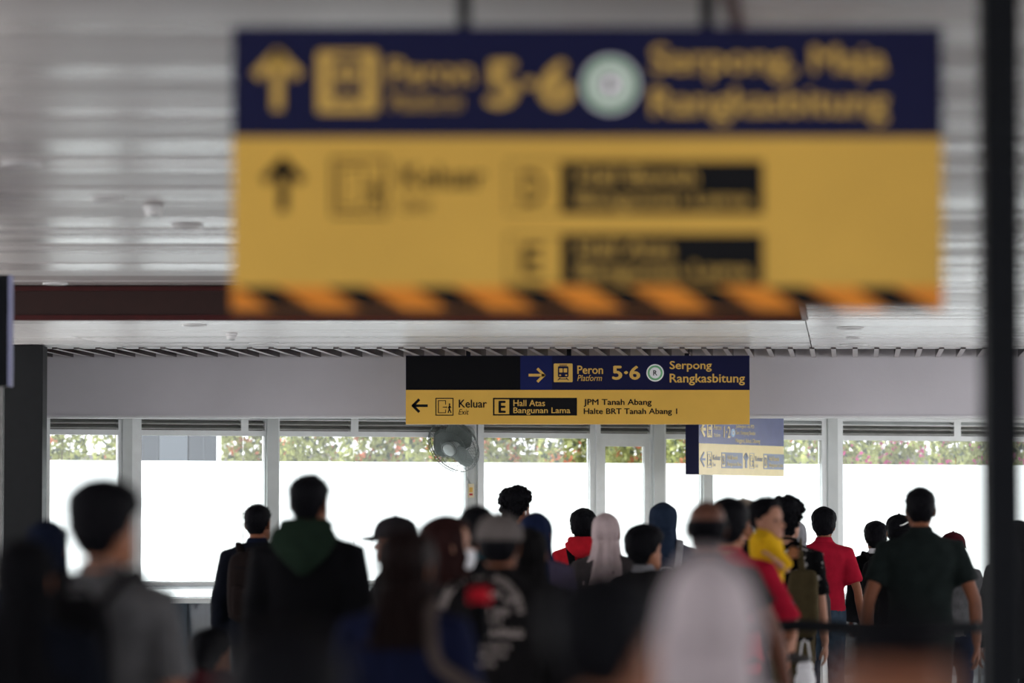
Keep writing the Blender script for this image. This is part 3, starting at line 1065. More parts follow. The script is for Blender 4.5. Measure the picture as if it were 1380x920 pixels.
# ================================================================ CEILING FITTINGS
def ceil_pt(px, py, h):
    s = (710 - py) / h
    p = at(px, py, F / s)
    return p
def dome(px, py, h, r, name, label):
    p = ceil_pt(px, py, h)
    e = empty(name, (p.x, p.y, CAMZ + h))
    MB().lathe([(r, 0), (r, -0.25 * r), (r * 0.92, -0.3 * r)], 24).build('base', M['white_plastic'], e, True)
    MB().lathe([(r * 0.86, -0.3 * r), (r * 0.80, -0.7 * r), (r * 0.58, -1.05 * r), (r * 0.25, -1.22 * r), (0.001, -1.25 * r)], 24).build('dome_cover', M['white_plastic'], e, True)
    MB().lathe([(r * 0.62, -1.0 * r), (r * 0.60, -1.06 * r), (r * 0.40, -1.18 * r)], 24).build('sensor_ring', M['fan_grey'], e, True)
    tag(e, label, 'detector')
dome(312, 449, 1.45, 0.046, 'smoke_detector', 'small white smoke detector on the low ceiling left of the middle')
dome(207, 276, 1.675, 0.055, 'ceiling_camera', 'blurred white dome on the high ceiling left of the large sign')
for px, py, h, r, lab in ((75, 381, 1.675, 0.09, 'flat round ceiling light next to the brown beam at far left'),
                          (145, 266, 1.675, 0.09, 'flat round ceiling light left of the white dome'),
                          (252, 303, 1.675, 0.09, 'flat round ceiling light just right of the white dome'),
                          (30, 218, 1.675, 0.10, 'flat round ceiling light in the upper left corner'),
                          (262, 437, 1.45, 0.09, 'flat round light on the low ceiling left of the smoke detector'),
                          (356, 462, 1.45, 0.12, 'flat round light on the low ceiling right of the smoke detector'),
                          (1146, 441, 1.45, 0.10, 'nearest flat round light on the low ceiling right of the middle'),
                          (1151, 454, 1.45, 0.06, 'smallest round light on the low ceiling right of the middle'),
                          (1150, 464, 1.45, 0.11, 'farthest flat round light on the low ceiling right of the middle')):
    p = ceil_pt(px, py, h)
    e = empty('ceiling_light', (p.x, p.y, CAMZ + h))
    MB().lathe([(r * 0.82, -0.001), (r * 0.84, -0.012), (r, -0.008), (r, 0.0)], 28).build('ring', M['white_plastic'], e, True)
    MB().lathe([(r * 0.82, -0.001), (r * 0.80, -0.005), (0.001, -0.006)], 28).build('lens', M['dark_lens'], e, True)
    tag(e, lab, 'ceiling light', 'round lights set in the ceiling')

# ================================================================ WALL FAN
def wall_pt(px, py, out=0.0):
    u = wu(px)
    b = WL + Vector((math.cos(WA) * u, math.sin(WA) * u, 0)) + Vector((math.sin(WA), -math.cos(WA), 0)) * out
    p = at(px, py, b.y)
    return Vector((b.x, b.y, p.z))
mnt = wall_pt(633, 586, 0.03)
fan = empty('wall_fan', mnt)
tag(fan, 'grey caged wall fan tilted down under the left end of the sharp sign', 'fan')
hub = at(612, 600, mnt.y - 0.25) - mnt
nrm = Vector((-0.50, -0.70, -0.46)).normalized()
q = Vector((0, 0, 1)).rotation_difference(nrm)
T = Matrix.Translation(hub) @ q.to_matrix().to_4x4()
RF = 0.255
def fan_part(name, mb, m, smooth=True):
    mb.v = [tuple(T @ Vector(p)) for p in mb.v]
    return mb.build(name, m, fan, smooth)
circ = lambda r, z, n=40: [(r * math.cos(2 * PI * k / n), r * math.sin(2 * PI * k / n), z) for k in range(n + 1)]
m = MB()
for r, z in ((RF, 0.0), (RF * 0.97, 0.035), (RF * 0.66, 0.066), (RF * 0.36, 0.078)):
    m.tube(circ(r, z), 0.004 if r > 0.2 else 0.0025, 5)
for k in range(48):
    a = 2 * PI * k / 48
    m.tube([(r * math.cos(a), r * math.sin(a), z) for r, z in ((RF, 0), (RF * .97, .035), (RF * .66, .066), (RF * .34, .078))], 0.0016, 4)
fan_part('front_cage', m, M['fan_wire'])
m = MB()
for r, z in ((RF, -0.006), (RF * 0.8, -0.07), (RF * 0.42, -0.10)):
    m.tube(circ(r, z), 0.003, 5)
for k in range(36):
    a = 2 * PI * k / 36
    m.tube([(r * math.cos(a), r * math.sin(a), z) for r, z in ((RF, -.006), (RF * .8, -.07), (RF * .42, -.10), (RF * .25, -.10))], 0.0016, 4)
fan_part('rear_cage', m, M['fan_wire'])
fan_part('centre_badge', MB().lathe([(0.06, 0.078), (0.06, 0.09), (0.045, 0.095), (0.001, 0.096)], 28), M['fan_grey'])
fan_part('badge_rim', MB().lathe([(0.078, 0.076), (0.08, 0.084), (0.068, 0.088), (0.062, 0.08)], 28), M['fan_wire'])
fan_part('motor_housing', MB().lathe([(0.03, -0.26), (0.07, -0.25), (0.085, -0.2), (0.085, -0.12), (0.06, -0.085), (0.001, -0.08)], 24), M['fan_grey'])
fan_part('hub', MB().lathe([(0.045, -0.04), (0.045, 0.03), (0.03, 0.045), (0.001, 0.048)], 20), M['fan_grey'])
for k in range(3):
    m = MB()
    a0 = 2 * PI * k / 3
    rows = []
    for i in range(8):
        r = 0.04 + (RF - 0.065) * i / 7
        w = 0.10 + 0.16 * math.sin(PI * min(1, i / 7 * 0.75 + 0.1))
        row = []
        for j in range(7):
            t = (j / 6 - 0.5)
            a = a0 + t * w / max(r, 0.07) * 1.1 + i * 0.05
            row.append((r * math.cos(a), r * math.sin(a), -0.01 + t * 0.06))
        rows.append(row)
    v = [p for r_ in rows for p in r_]
    nv = len(v)
    v += [(p[0], p[1], p[2] - 0.003) for p in v]
    f = []
    for i in range(7):
        for j in range(6):
            a = i * 7 + j
            f += [(a, a + 1, a + 8, a + 7), (a + nv + 7, a + nv + 8, a + nv + 1, a + nv)]
    m.add(v, f)
    fan_part('blade', m, M['fan_blade'])
back = T @ Vector((0, 0, -0.25))
MB().bevbox(-0.06, 0.05, -0.02, 0.06, -0.11, 0.11, 0.012).build('wall_bracket', M['white_plastic'], fan)
MB().tube([(0, 0, 0.03), (back * 0.6).to_tuple(), back], [0.035, 0.03, 0.03], 10).build('arm', M['white_plastic'], fan, True)
sw = wall_pt(632.5, 661, 0.03)
lo = T @ Vector((-0.02, -0.1, -0.12))
MB().tube([lo, lo + Vector((-0.02, 0, -0.18)), lo + Vector((-0.01, 0.02, -0.28)), sw - mnt + Vector((-0.03, 0, 0.13)), sw - mnt + Vector((0, 0, 0.06))], 0.004, 6).build('cord', M['fan_grey'], fan, True)
se = empty('fan_switch', sw, WA)
tag(se, 'small cream fan switch box on the column below the wall fan', 'switch')
MB().bevbox(-0.028, 0.028, -0.03, 0.03, -0.062, 0.062, 0.006).build('box', M['cream_plastic'], se)
MB().bevbox(-0.018, 0.012, -0.036, -0.03, -0.042, -0.024, 0.002).build('rocker', M['red_plastic'], se)
MB().bevbox(-0.018, 0.012, -0.034, -0.03, -0.014, 0.03, 0.002).build('plate', M['yellow_print'], se)

# ================================================================ PEOPLE
HEADROWS = [  # zf, half width, front, back   (units of head height)
    (0.00, .06, .34, .20), (0.03, .15, .41, .08), (0.10, .225, .43, -.06), (0.20, .272, .425, -.22), (0.32, .298, .415, -.33),
    (0.44, .315, .405, -.41), (0.52, .322, .395, -.445), (0.60, .33, .405, -.465), (0.72, .325, .385, -.465), (0.82, .288, .335, -.43),
    (0.90, .225, .245, -.35), (0.96, .14, .14, -.225), (0.99, .06, .045, -.12), (1.00, .01, -.03, -.06)]
HR = cat_interp(HEADROWS, 34)

def head_at(zf):
    for i in range(len(HR) - 1):
        if HR[i + 1][0] >= zf:
            a, b = HR[i], HR[i + 1]
            u = (zf - a[0]) / max(1e-6, b[0] - a[0])
            return a + (b - a) * max(0, min(1, u))
    return HR[-1]

def head_mesh(mb, hh, z0, X4):
    n = 40
    rings = []
    for zf, hw, yf, yb in HR:
        ring = []
        for p in oval(zf, hw, yf, yb, n, 0.92):
            x, y, z = p
            if y > 0.0:
                g = lambda c, s: math.exp(-((zf - c) / s) ** 2)
                bump = sstep(0.56, 0.36, zf) * sstep(0.27, 0.345, zf)
                y += 0.115 * math.exp(-(x / 0.06) ** 2) * bump + 0.03 * math.exp(-(x / 0.11) ** 2) * g(0.345, 0.04)
                y -= 0.05 * math.exp(-((abs(x) - 0.14) / 0.07) ** 2) * g(0.50, 0.05)
                y += 0.016 * math.exp(-((abs(x) - 0.14) / 0.10) ** 2) * g(0.585, 0.03)
                y += 0.028 * math.exp(-(x / 0.10) ** 2) * (g(0.228, 0.022) + g(0.178, 0.022))
                y -= 0.014 * math.exp(-(x / 0.12) ** 2) * g(0.203, 0.012)
                y += 0.025 * math.exp(-(x / 0.10) ** 2) * g(0.07, 0.05)
            ring.append(X4 @ Vector((x * hh, y * hh, z0 + zf * hh)))
        rings.append(ring)
    mb.loft(rings)
    for s in (-1, 1):                                   # ears
        c = Vector((s * 0.338 * hh, -0.03 * hh, z0 + 0.44 * hh))
        rot = Euler((R(12), 0, R(s * 28))).to_matrix()
        m = MB()
        m.ball(c, (0.028 * hh, 0.075 * hh, 0.13 * hh), 12, 8, rot)
        m.ball(c + Vector((s * 0.025 * hh, -0.03 * hh, 0.01 * hh)), (0.02 * hh, 0.06 * hh, 0.12 * hh), 12, 8, rot)
        mb.add([X4 @ Vector(p) for p in m.v], m.f)

def hairline(a, style):
    """height (units of head height) above which hair grows, a = angle from the face"""
    a = abs(a)
    pts = [(0, .86), (.55, .84), (.95, .66), (1.30, .60), (1.55, .42), (1.85, .40), (2.1, .22), (2.6, .12), (PI, .10)]
    for i in range(len(pts) - 1):
        if a <= pts[i + 1][0]:
            u = (a - pts[i][0]) / (pts[i + 1][0] - pts[i][0])
            return pts[i][1] + (pts[i + 1][1] - pts[i][1]) * u
    return .1

def hair_mesh(hh, z0, X4, th=0.014, top=0.008, amp=0.003, freq=45, nape=0.0, bald=False, fade=0.0, seed=0, side=0.0, spikes=0, curls=0):
    n = 64
    rows = cat_interp(HEADROWS, 44)
    rings = []
    rnd = random.Random(seed)
    cz = 0.55
    for zf, hw, yf, yb in rows:
        ring = []
        for i, p in enumerate(oval(zf, hw, yf, yb, n, 0.92)):
            x, y, z = p
            a = math.atan2(x, y + 0.04)
            line = hairline(a, 0) + (nape if abs(a) > 1.9 else 0)
            line = max(line, fade)
            line += 0.02 * noise.noise(Vector((x * 14, y * 14, seed)))
            mk = sstep(line - 0.03, line + 0.05, zf)
            if bald:
                mk *= 1 - sstep(0.60, 0.70, zf)
            d = Vector((x, y + 0.03, (zf - cz) * 0.9))
            d.normalize()
            t = th + top * sstep(0.05, 0.85, d.z) + side * sstep(0.25, 0.5, zf)
            pv = Vector((x * hh, y * hh, zf * hh))
            t += amp * (noise.noise(pv * freq + Vector((seed, 0, 0))) + 0.5 * noise.noise(pv * freq * 2.3 + Vector((0, seed, 0))))
            off = -0.010 + mk * (t + 0.010)
            ring.append(X4 @ (Vector((x * hh, y * hh, z0 + zf * hh)) + d * off))
        rings.append(ring)
    mb = MB().loft(rings)
    for k in range(spikes + curls):                     # loose tufts so the outline is hairy
        a = rnd.uniform(-PI, PI)
        zf = rnd.uniform(hairline(a, 0) + 0.08, 0.99)
        if bald and zf > 0.58:
            continue
        r = head_at(zf)
        x, y = r[1] * math.sin(a), (r[2] + r[3]) / 2 + (r[2] - r[3]) / 2 * math.cos(a)
        d = Vector((x, y + 0.03, (zf - cz) * 0.9)).normalized()
        t = th + top * sstep(0.05, 0.85, d.z)
        b = Vector((x * hh, y * hh, z0 + zf * hh)) + d * (t * 0.75)
        if k < curls:
            s = rnd.uniform(0.011, 0.020)
            m = MB().ball(b + d * rnd.uniform(0.0, 0.014), (s, s * 0.8, s * 0.9), 7, 5)
            mb.add([X4 @ Vector(p) for p in m.v], m.f)
        else:
            l = rnd.uniform(0.012, 0.022)
            side_v = d.orthogonal().normalized()
            side_v = Quaternion(d, rnd.uniform(0, 6.28)) @ side_v
            fall = Vector((0, -0.4, -0.5)) if zf < 0.8 else Vector((rnd.uniform(-.4, .4), -0.5, 0))
            tip = b + (d + fall * 0.9).normalized() * l
            w = 0.004
            o = d.cross(side_v)
            mb.add([X4 @ (b + side_v * w), X4 @ (b - side_v * w * .5 + o * w), X4 @ (b - side_v * w * .5 - o * w), X4 @ tip], [(0, 1, 3), (1, 2, 3), (2, 0, 3), (0, 2, 1)])
    return mb

def drape_mesh(H, hh, X4, k, zb, hwb, yfb, ybb, g=0.014, face=True, fold=0.010, nf=11, seed=0, shoulder=None, topbump=0.0, taper=0.08):
    """headscarf, raised hood or long hair: one surface from the crown down to z = zb"""
    z0 = H - hh
    prof = []
    for zf in (1.0, .985, .96, .90, .82, .72, .60, .48, .36, .26):
        r = head_at(zf)
        prof.append((z0 + zf * hh + g * sstep(.5, 1, zf) + (topbump * sstep(.7, 1, zf)), (r[1] * hh + g * min(1, (1.02 - zf) * 5)) * (1 - taper * sstep(.40, .92, zf)), r[2] * hh + g * min(1, (1.02 - zf) * 5), r[3] * hh - g * min(1, (1.02 - zf) * 5) - 0.006))
    sh = shoulder or (0.165, 0.12, -0.15)
    prof.append((z0 + 0.02 * hh, .092 * k, .098 * k, -.125 * k))
    prof.append((z0 - 0.16 * hh, .105 * k, .105 * k, -.135 * k))
    zs = 0.80 * H
    prof.append((zs + 0.012, sh[0] * k, sh[1] * k, sh[2] * k))
    if zb < zs - 0.05:
        prof.append(((zs + zb) / 2, (sh[0] + hwb) / 2 * k * 1.02, (sh[1] + yfb) / 2 * k, (sh[2] + ybb) / 2 * k))
    prof.append((zb, hwb * k, yfb * k, ybb * k))
    rows = cat_interp(prof, 46)
    n = 56
    rings = []
    Rk = X4
    for z, hw, yf, yb in rows:
        zf = (z - z0) / hh
        ring = []
        wgt = sstep(-0.35, 0.15, zf)
        for i, p in enumerate(oval(z, hw, yf, yb, n, 0.95)):
            x, y, _ = p
            a = math.atan2(x, y - (yf + yb) / 2)
            f = fold * (0.25 + 0.75 * sstep(.75, -.4, zf)) * math.sin(nf * a + 2.5 * noise.noise(Vector((x * 6, y * 6, z * 5 + seed))))
            f += 0.006 * noise.noise(Vector((x * 22, y * 22, z * 9 + seed)))
            l = math.hypot(x, y) + 1e-6
            x2, y2 = x * (1 + f / l), y * (1 + f / l)
            if face:
                mk = sstep(1.05, 0.75, abs(a)) * sstep(0.03, 0.10, zf) * sstep(0.86, 0.76, zf)
                x2 *= 1 - 0.25 * mk
                y2 -= 0.065 * mk
            v = Vector((x2, y2, z))
            v = v.lerp(Rk @ v, wgt)
            ring.append(v)
        rings.append(ring)
    return MB().loft(rings)

def hand_mesh(mb, W, dirn, pn, k=1.0, curl=0.35, th_side=1):
    """palm, four unequal bent fingers and a thumb that leaves the palm's side"""
    d = Vector(dirn).normalized()
    pn = Vector(pn)
    pn = (pn - d * pn.dot(d)).normalized()
    lat = d.cross(pn).normalized() * th_side
    W = Vector(W)
    rings = []
    for t, hw, th in ((-0.02, .027, .020), (0.02, .031, .017), (0.055, .041, .015), (0.085, .041, .012), (0.092, .036, .009)):
        c = W + d * t * k
        rings.append([c + lat * math.cos(2 * PI * j / 12) * hw * k + pn * math.sin(2 * PI * j / 12) * th * k for j in range(12)])
    mb.loft(rings)
    for off, l in ((.030, .068), (.010, .078), (-.010, .073), (-.029, .056)):
        p = W + d * 0.082 * k + lat * off * k
        dd = d.copy()
        pts = [p - d * 0.012 * k, p]
        for j, fr in enumerate((.45, .30, .25)):
            ang = curl * (0.7 + 0.5 * j)
            dd = (dd * math.cos(ang) + pn * math.sin(ang)).normalized()
            p = p + dd * l * fr * k
            pts.append(p)
        mb.tube(pts, [.0085 * k, .0088 * k, .008 * k, .0072 * k, .0055 * k], 7)
    p = W + d * 0.025 * k + lat * 0.026 * k
    d1 = (lat * 0.75 + d * 0.75 + pn * 0.35).normalized()
    d2 = (lat * 0.25 + d * 0.95 + pn * 0.35).normalized()
    mb.tube([p - d1 * 0.012 * k, p, p + d1 * .035 * k, p + d1 * .035 * k + d2 * .028 * k, p + d1 * .035 * k + d2 * .045 * k], [.012 * k, .0125 * k, .0105 * k, .009 * k, .006 * k], 7)

TORSO = [  # z/H, half width, front, back (metres for a 1.72 m body)
    (.470, .150, .095, -.110), (.500, .165, .105, -.120), (.540, .163, .105, -.115), (.590, .152, .105, -.100), (.640, .152, .108, -.098),
    (.700, .166, .115, -.112), (.750, .178, .112, -.122), (.790, .180, .095, -.122), (.815, .168, .070, -.108), (.835, .125, .050, -.090),
    (.850, .080, .042, -.076), (.865, .060, .040, -.070)]

def torso(mb, H, k, b, grow, z_lo, z_hi=0.87, flare=0.0, hipw=1.0, lean=0.0):
    rows = cat_interp(TORSO, 30)
    if z_lo < 0.47:
        zs = np.linspace(z_lo, 0.465, 6)
        f = rows[0]
        rows = [np.array((z, f[1] + flare * (0.47 - z) / 0.2, f[2] + flare * .7 * (0.47 - z) / 0.2, f[3] - flare * .7 * (0.47 - z) / 0.2)) for z in zs] + rows
    rings = []
    for z, hw, yf, yb in rows:
        if z < z_lo - 1e-6 or z > z_hi:
            continue
        wb = b * (hipw if z < 0.6 else 1.0)
        rings.append(oval(z * H, hw * k * wb + grow, yf * k * b + grow, yb * k * b - grow, 26, 0.86))
    mb.loft(rings)
    return mb

def person(label, px, py, s, yaw=0, hyaw=0, hpitch=0, hroll=0, b=1.0, skin='brown', hair=None, hcol='black', top='tee', tmat='black',
           bmat='black', sleeve=None, arms=None, hem=None, group=None, hh=None, drape=None, dmat=None, shorts=False, stride=None,
           basez=0.0, th=None, wr=0.006, collar=None, Hfix=None, legs=None, hands=True, seed=None):
    rnd = random.Random(hash((px, py)) & 0xffff) if seed is None else random.Random(seed)
    d = F / s
    pt = at(px, py, d)
    hk = dict(hair) if hair else {}
    tt = th if th is not None else ((hk.get('th', .014) + hk.get('top', .008)) if hair and not hk.get('bald') else (0.016 if drape else 0.004))
    H = Hfix or (pt.z - tt - basez)
    if Hfix:
        basez = pt.z - tt - Hfix
    k = H / 1.72
    hh = hh or 0.235 * (k ** 0.6)
    root = empty('person', (pt.x, pt.y, basez), -R(yaw))
    tag(root, label, 'person', group)
    z0 = H - hh
    piv = Vector((0, -0.02 * k, z0 + 0.12 * hh))
    X4 = Matrix.Translation(piv) @ Euler((R(hpitch), R(hroll), -R(hyaw)), 'XYZ').to_matrix().to_4x4() @ Matrix.Translation(-piv)
    # limbs
    ms = lambda p: Vector(p) * k
    A = {}
    for sd, nm in ((-1, 'L'), (1, 'R')):
        S = Vector((sd * .172 * k * b, -.012 * k, .802 * H))
        if arms and nm in arms:
            E, Wr = (ms(q) for q in arms[nm])
        else:
            jx, jy = rnd.uniform(-.015, .02), rnd.uniform(-.04, .05)
            E = Vector((sd * (.235 * b + jx) * k, (-.035 + jy * .5) * k, .625 * H))
            Wr = Vector((sd * (.25 * b + jx) * k, (.05 + jy) * k, .485 * H))
        A[nm] = (S, E, Wr, sd)
    st = rnd.choice((-1, 1)) * rnd.uniform(.10, .2) if stride is None else stride
    Lg = {}
    for sd, nm in ((-1, 'L'), (1, 'R')):
        f = st * sd
        if legs:
            Lg[nm] = tuple(ms(q) for q in legs[nm])
        else:
            Lg[nm] = (Vector((sd * .088 * k * b, -.01 * k, .50 * H)), Vector((sd * .092 * k * b, (.02 + f * .5) * k, .275 * H)), Vector((sd * .095 * k * b, (f - .03) * k, .048 * H)))
    # body
    core = MB()
    torso(core, H, k, b, -0.012, 0.47, 0.87)
    hc = X4 @ Vector((0, -.02 * hh, z0 + .25 * hh))
    nr = .054 * k * (0.92 if b < .95 else 1.0)
    core.tube([(0, -.03 * k, .80 * H), (0, -.032 * k, .845 * H), hc.lerp(Vector((0, -.03 * k, .86 * H)), .35), hc], [.07 * k, .06 * k, nr, nr * .95], 14)
    for S, E, Wr, sd in A.values():
        core.tube([S - Vector((sd * .04 * k, 0, 0)), S, S.lerp(E, .5), E, E.lerp(Wr, .3), Wr], [x * k * (.75 + .25 * b) for x in (.05, .052, .044, .037, .038, .025)], 12)
    for Hp, K, An in Lg.values():
        core.tube([Hp + Vector((0, 0, .03)), Hp.lerp(K, .3), K, K.lerp(An, .35), An], [x * k for x in (.082, .075, .052, .053, .034)], 12)
    bm_ = mesh_to_mb(remesh(core, 0.016 * max(k, .62), 2), MB())
    head_mesh(bm_, hh, z0, X4)
    if hands:
        for S, E, Wr, sd in A.values():
            dn = (Wr - E).normalized()
            pn = Vector((-sd, 0.15, 0))
            if abs(dn.z) < 0.6:
                pn = Vector((-sd * .5, 0, -.8))
            hand_mesh(bm_, Wr, dn, pn, k, 0.30, -sd if abs(dn.z) >= .6 else -sd)
    body = bm_.build('body', SKIN[skin], root, True)
    for sd in (-1, 1):
        m = MB()
        c = Vector((sd * .14 * hh, .315 * hh, z0 + .50 * hh))
        m.ball(X4 @ c, .052 * hh, 10, 7)
        m.build('eye', M['eye'], body, True)
    m = MB().ball(Vector((0, .418 * hh, z0 + .203 * hh)), (.105 * hh, .05 * hh, .030 * hh), 12, 7)
    m.v = [tuple(X4 @ Vector(p)) for p in m.v]
    m.build('lips', M['lip'], body, True)
    # top
    if top:
        t = MB()
        gz = {'tee': .010, 'long': .012, 'jacket': .024, 'polo': .011, 'tunic': .014}[top]
        zh = hem if hem is not None else {'tee': .485, 'long': .48, 'jacket': .465, 'polo': .475, 'tunic': .36}[top]
        torso(t, H, k, b, gz, zh, .862, flare=.05 if top == 'tunic' else .02)
        sl = sleeve if sleeve is not None else {'tee': .80, 'polo': .80, 'long': 2, 'jacket': 2, 'tunic': 2}[top]
        for S, E, Wr, sd in A.values():
            g = gz * 1.15
            if sl <= 1:
                pts = [S - Vector((sd * .05 * k, 0, 0)), S, S.lerp(E, sl * .5), S.lerp(E, sl)]
                rr = [(.056 * k + g), .058 * k + g, .052 * k + g + .004, .050 * k + g + .010]
            else:
                pts = [S - Vector((sd * .05 * k, 0, 0)), S, S.lerp(E, .5), E, E.lerp(Wr, .5), E.lerp(Wr, .97)]
                rr = [x * k + g for x in (.056, .057, .05, .044, .040, .032)]
            t.tube(pts, rr, 14)
        tm = remesh(t, 0.0155 * max(k, .62), 3, wr, 8.0, rnd.uniform(0, 50))
        tm.name = 'top'
        nm = {'tee': 'tee_shirt', 'long': 'long_sleeved_top', 'jacket': 'jacket', 'polo': 'polo_shirt', 'tunic': 'tunic'}[top]
        to = link(nm, tm, M[tmat], root)
        m = MB()
        zc_ = .864 * H
        if top in ('polo', 'jacket'):
            rows = [oval(zc_ - .022 * k, .088 * k, .060 * k, -.098 * k, 24), oval(zc_ - .004 * k, .074 * k, .052 * k, -.086 * k, 24), oval(zc_ + .022 * k, .063 * k, .046 * k, -.078 * k, 24),
                    oval(zc_ + .024 * k, .058 * k, .040 * k, -.073 * k, 24), oval(zc_ - .01 * k, .056 * k, .036 * k, -.07 * k, 24)]
            m.loft(rows)
        else:
            m.tube([(.066 * k * math.sin(a), -.018 * k + .062 * k * math.cos(a), zc_ - .002 + .012 * k * -math.cos(a)) for a in [2 * PI * j / 24 for j in range(25)]], .009 * k, 8)
        m.build('collar', M[collar or tmat], to, True)
    else:
        to = None
    # bottoms and shoes
    t = MB()
    torso(t, H, k, b, .006, .47, .57)
    for Hp, K, An in Lg.values():
        e = K.lerp(An, -.12) if shorts else An
        pts = [Hp + Vector((0, 0, .05)), Hp.lerp(K, .3), K, K.lerp(An, .45), An] if not shorts else [Hp + Vector((0, 0, .05)), Hp.lerp(K, .4), Hp.lerp(K, .9)]
        rr = [x * k for x in ((.096, .092, .072, .068, .062) if not shorts else (.096, .098, .088))]
        t.tube(pts, rr, 14)
    tm = remesh(t, 0.019 * max(k, .62), 2, wr, 8.0, rnd.uniform(0, 50))
    link('shorts' if shorts else 'trousers', tm, M[bmat], root)
    for Hp, K, An in Lg.values():
        m = MB()
        rows = []
        for yy, hw, h0, h1 in ((-.075, .024, 0, .05), (-.06, .036, 0, .085), (.0, .038, 0, .09), (.06, .043, 0, .065), (.12, .045, 0, .05), (.165, .034, .002, .038), (.185, .014, .008, .028)):
            c = An + Vector((0, yy * k, 0))
            zb_ = An.z - .048 * H
            rows.append([Vector((c.x + hw * k * math.cos(a), c.y, zb_ + (h0 + (h1 - h0) * (.5 + .5 * math.sin(a))) * k)) for a in [2 * PI * j / 12 for j in range(12)]])
        m.loft(rows)
        m.build('shoe', M['leather'], root, True)
    # hair or headscarf
    hm = None
    if hair:
        hm = hair_mesh(hh, z0, X4, seed=rnd.uniform(0, 90), **hk).build('hair', HAIR[hcol], root, True)
    if drape:
        dk = dict(drape)
        nm = dk.pop('name', 'headscarf')
        dk['zb'] = dk['zb'] * H
        dk['seed'] = rnd.uniform(0, 90)
        hm = drape_mesh(H, hh, X4, k, **dk).build(nm, dmat if not isinstance(dmat, str) else M[dmat], root, True)
    return dict(root=root, H=H, k=k, b=b, hh=hh, z0=z0, X4=X4, top=to, body=body, hair=hm, A=A)

def cap(P, mat_, brim_mat=None, back=False, dome=0.02, yaw=0, brim=True):
    """cap with a stitched dome and a curved brim"""
    hh, z0, X4 = P['hh'], P['z0'], P['X4']
    X = X4 @ Matrix.Rotation(-R(yaw), 4, 'Z')
    rows = []
    for zf in (.60, .64, .70, .78, .86, .93, .98, 1.0):
        r = head_at(zf)
        g = dome
        e = min(1, (1.02 - zf) * 9)
        rows.append([X @ p for p in oval(z0 + zf * hh + g * sstep(.6, 1, zf), r[1] * hh + g * e, r[2] * hh + g * e, r[3] * hh - g * e, 28)])
    c = MB().loft(rows).build('cap', M[mat_], P['root'], True)
    MB().ball(X @ Vector((0, -.03 * hh, z0 + hh + dome + .002)), (.009, .009, .005), 8, 5).build('button', M[mat_], c, True)
    if brim:
        r = head_at(.62)
        top, bot = [], []
        for i in range(15):
            a = R(-56 + 112 * i / 14)
            for lst, dz in ((top, .003), (bot, -.003)):
                row = []
                for j in range(5):
                    u = j / 4
                    ext = .075 * math.cos(a * 1.45) ** .6 * u
                    x = (r[1] * hh + dome) * math.sin(a)
                    y = ((r[2] + r[3]) / 2 + (r[2] - r[3]) / 2 * math.cos(a)) * hh + dome * math.cos(a) + ext
                    row.append(X @ Vector((x, y, z0 + .625 * hh - .012 * u - .018 * math.sin(a) ** 2 * (.3 + u) + dz)))
                lst.append(row)
        m = MB()
        v = [p for row in top for p in row] + [p for row in bot for p in row]
        n = 75
        f = []
        for i in range(14):
            for j in range(4):
                a = i * 5 + j
                f += [(a, a + 1, a + 6, a + 5), (n + a + 5, n + a + 6, n + a + 1, n + a)]
        for i in range(14):
            a = i * 5 + 4
            f.append((a, a + n, a + n + 5, a + 5))
        m.add(v, f)
        m.build('brim', M[brim_mat or mat_], c, True)
    return c

def hood_down(P, mat_, drop=.085, w=.15):
    """folded hood lying on the back of a hooded top"""
    H, k, b = P['H'], P['k'], P['b']
    m = MB()
    pts, rad = [], []
    for j in range(17):
        a = R(-150 + 300 * j / 16) + PI
        bk = sstep(-.2, 1, -math.cos(a))
        pts.append((.088 * k * math.sin(a) * (1 + .25 * bk), (-.02 + .085 * math.cos(a)) * k - .02 * bk, .872 * H + (.012 - .012 * bk) * k))
        rad.append((.026 + .016 * bk) * k)
    m.tube(pts, rad, 12)
    rows = []
    for t, hw, th in ((0, .13, .035), (.2, .155, .048), (.45, .135, .050), (.7, .09, .044), (.9, .045, .034), (1, .02, .02)):
        z = .868 * H + .012 - t * (drop * 2.0)
        y = -.118 * k - .012 - .022 * math.sin(PI * t) - .02 * t
        rows.append([Vector((hw * w / .15 * k * math.cos(q), y + th * math.sin(q), z)) for q in [2 * PI * i / 18 for i in range(18)]])
    m.loft(rows)
    me = remesh(m, .014, 3, .006, 14)
    return link('hood', me, M[mat_], P['top'])

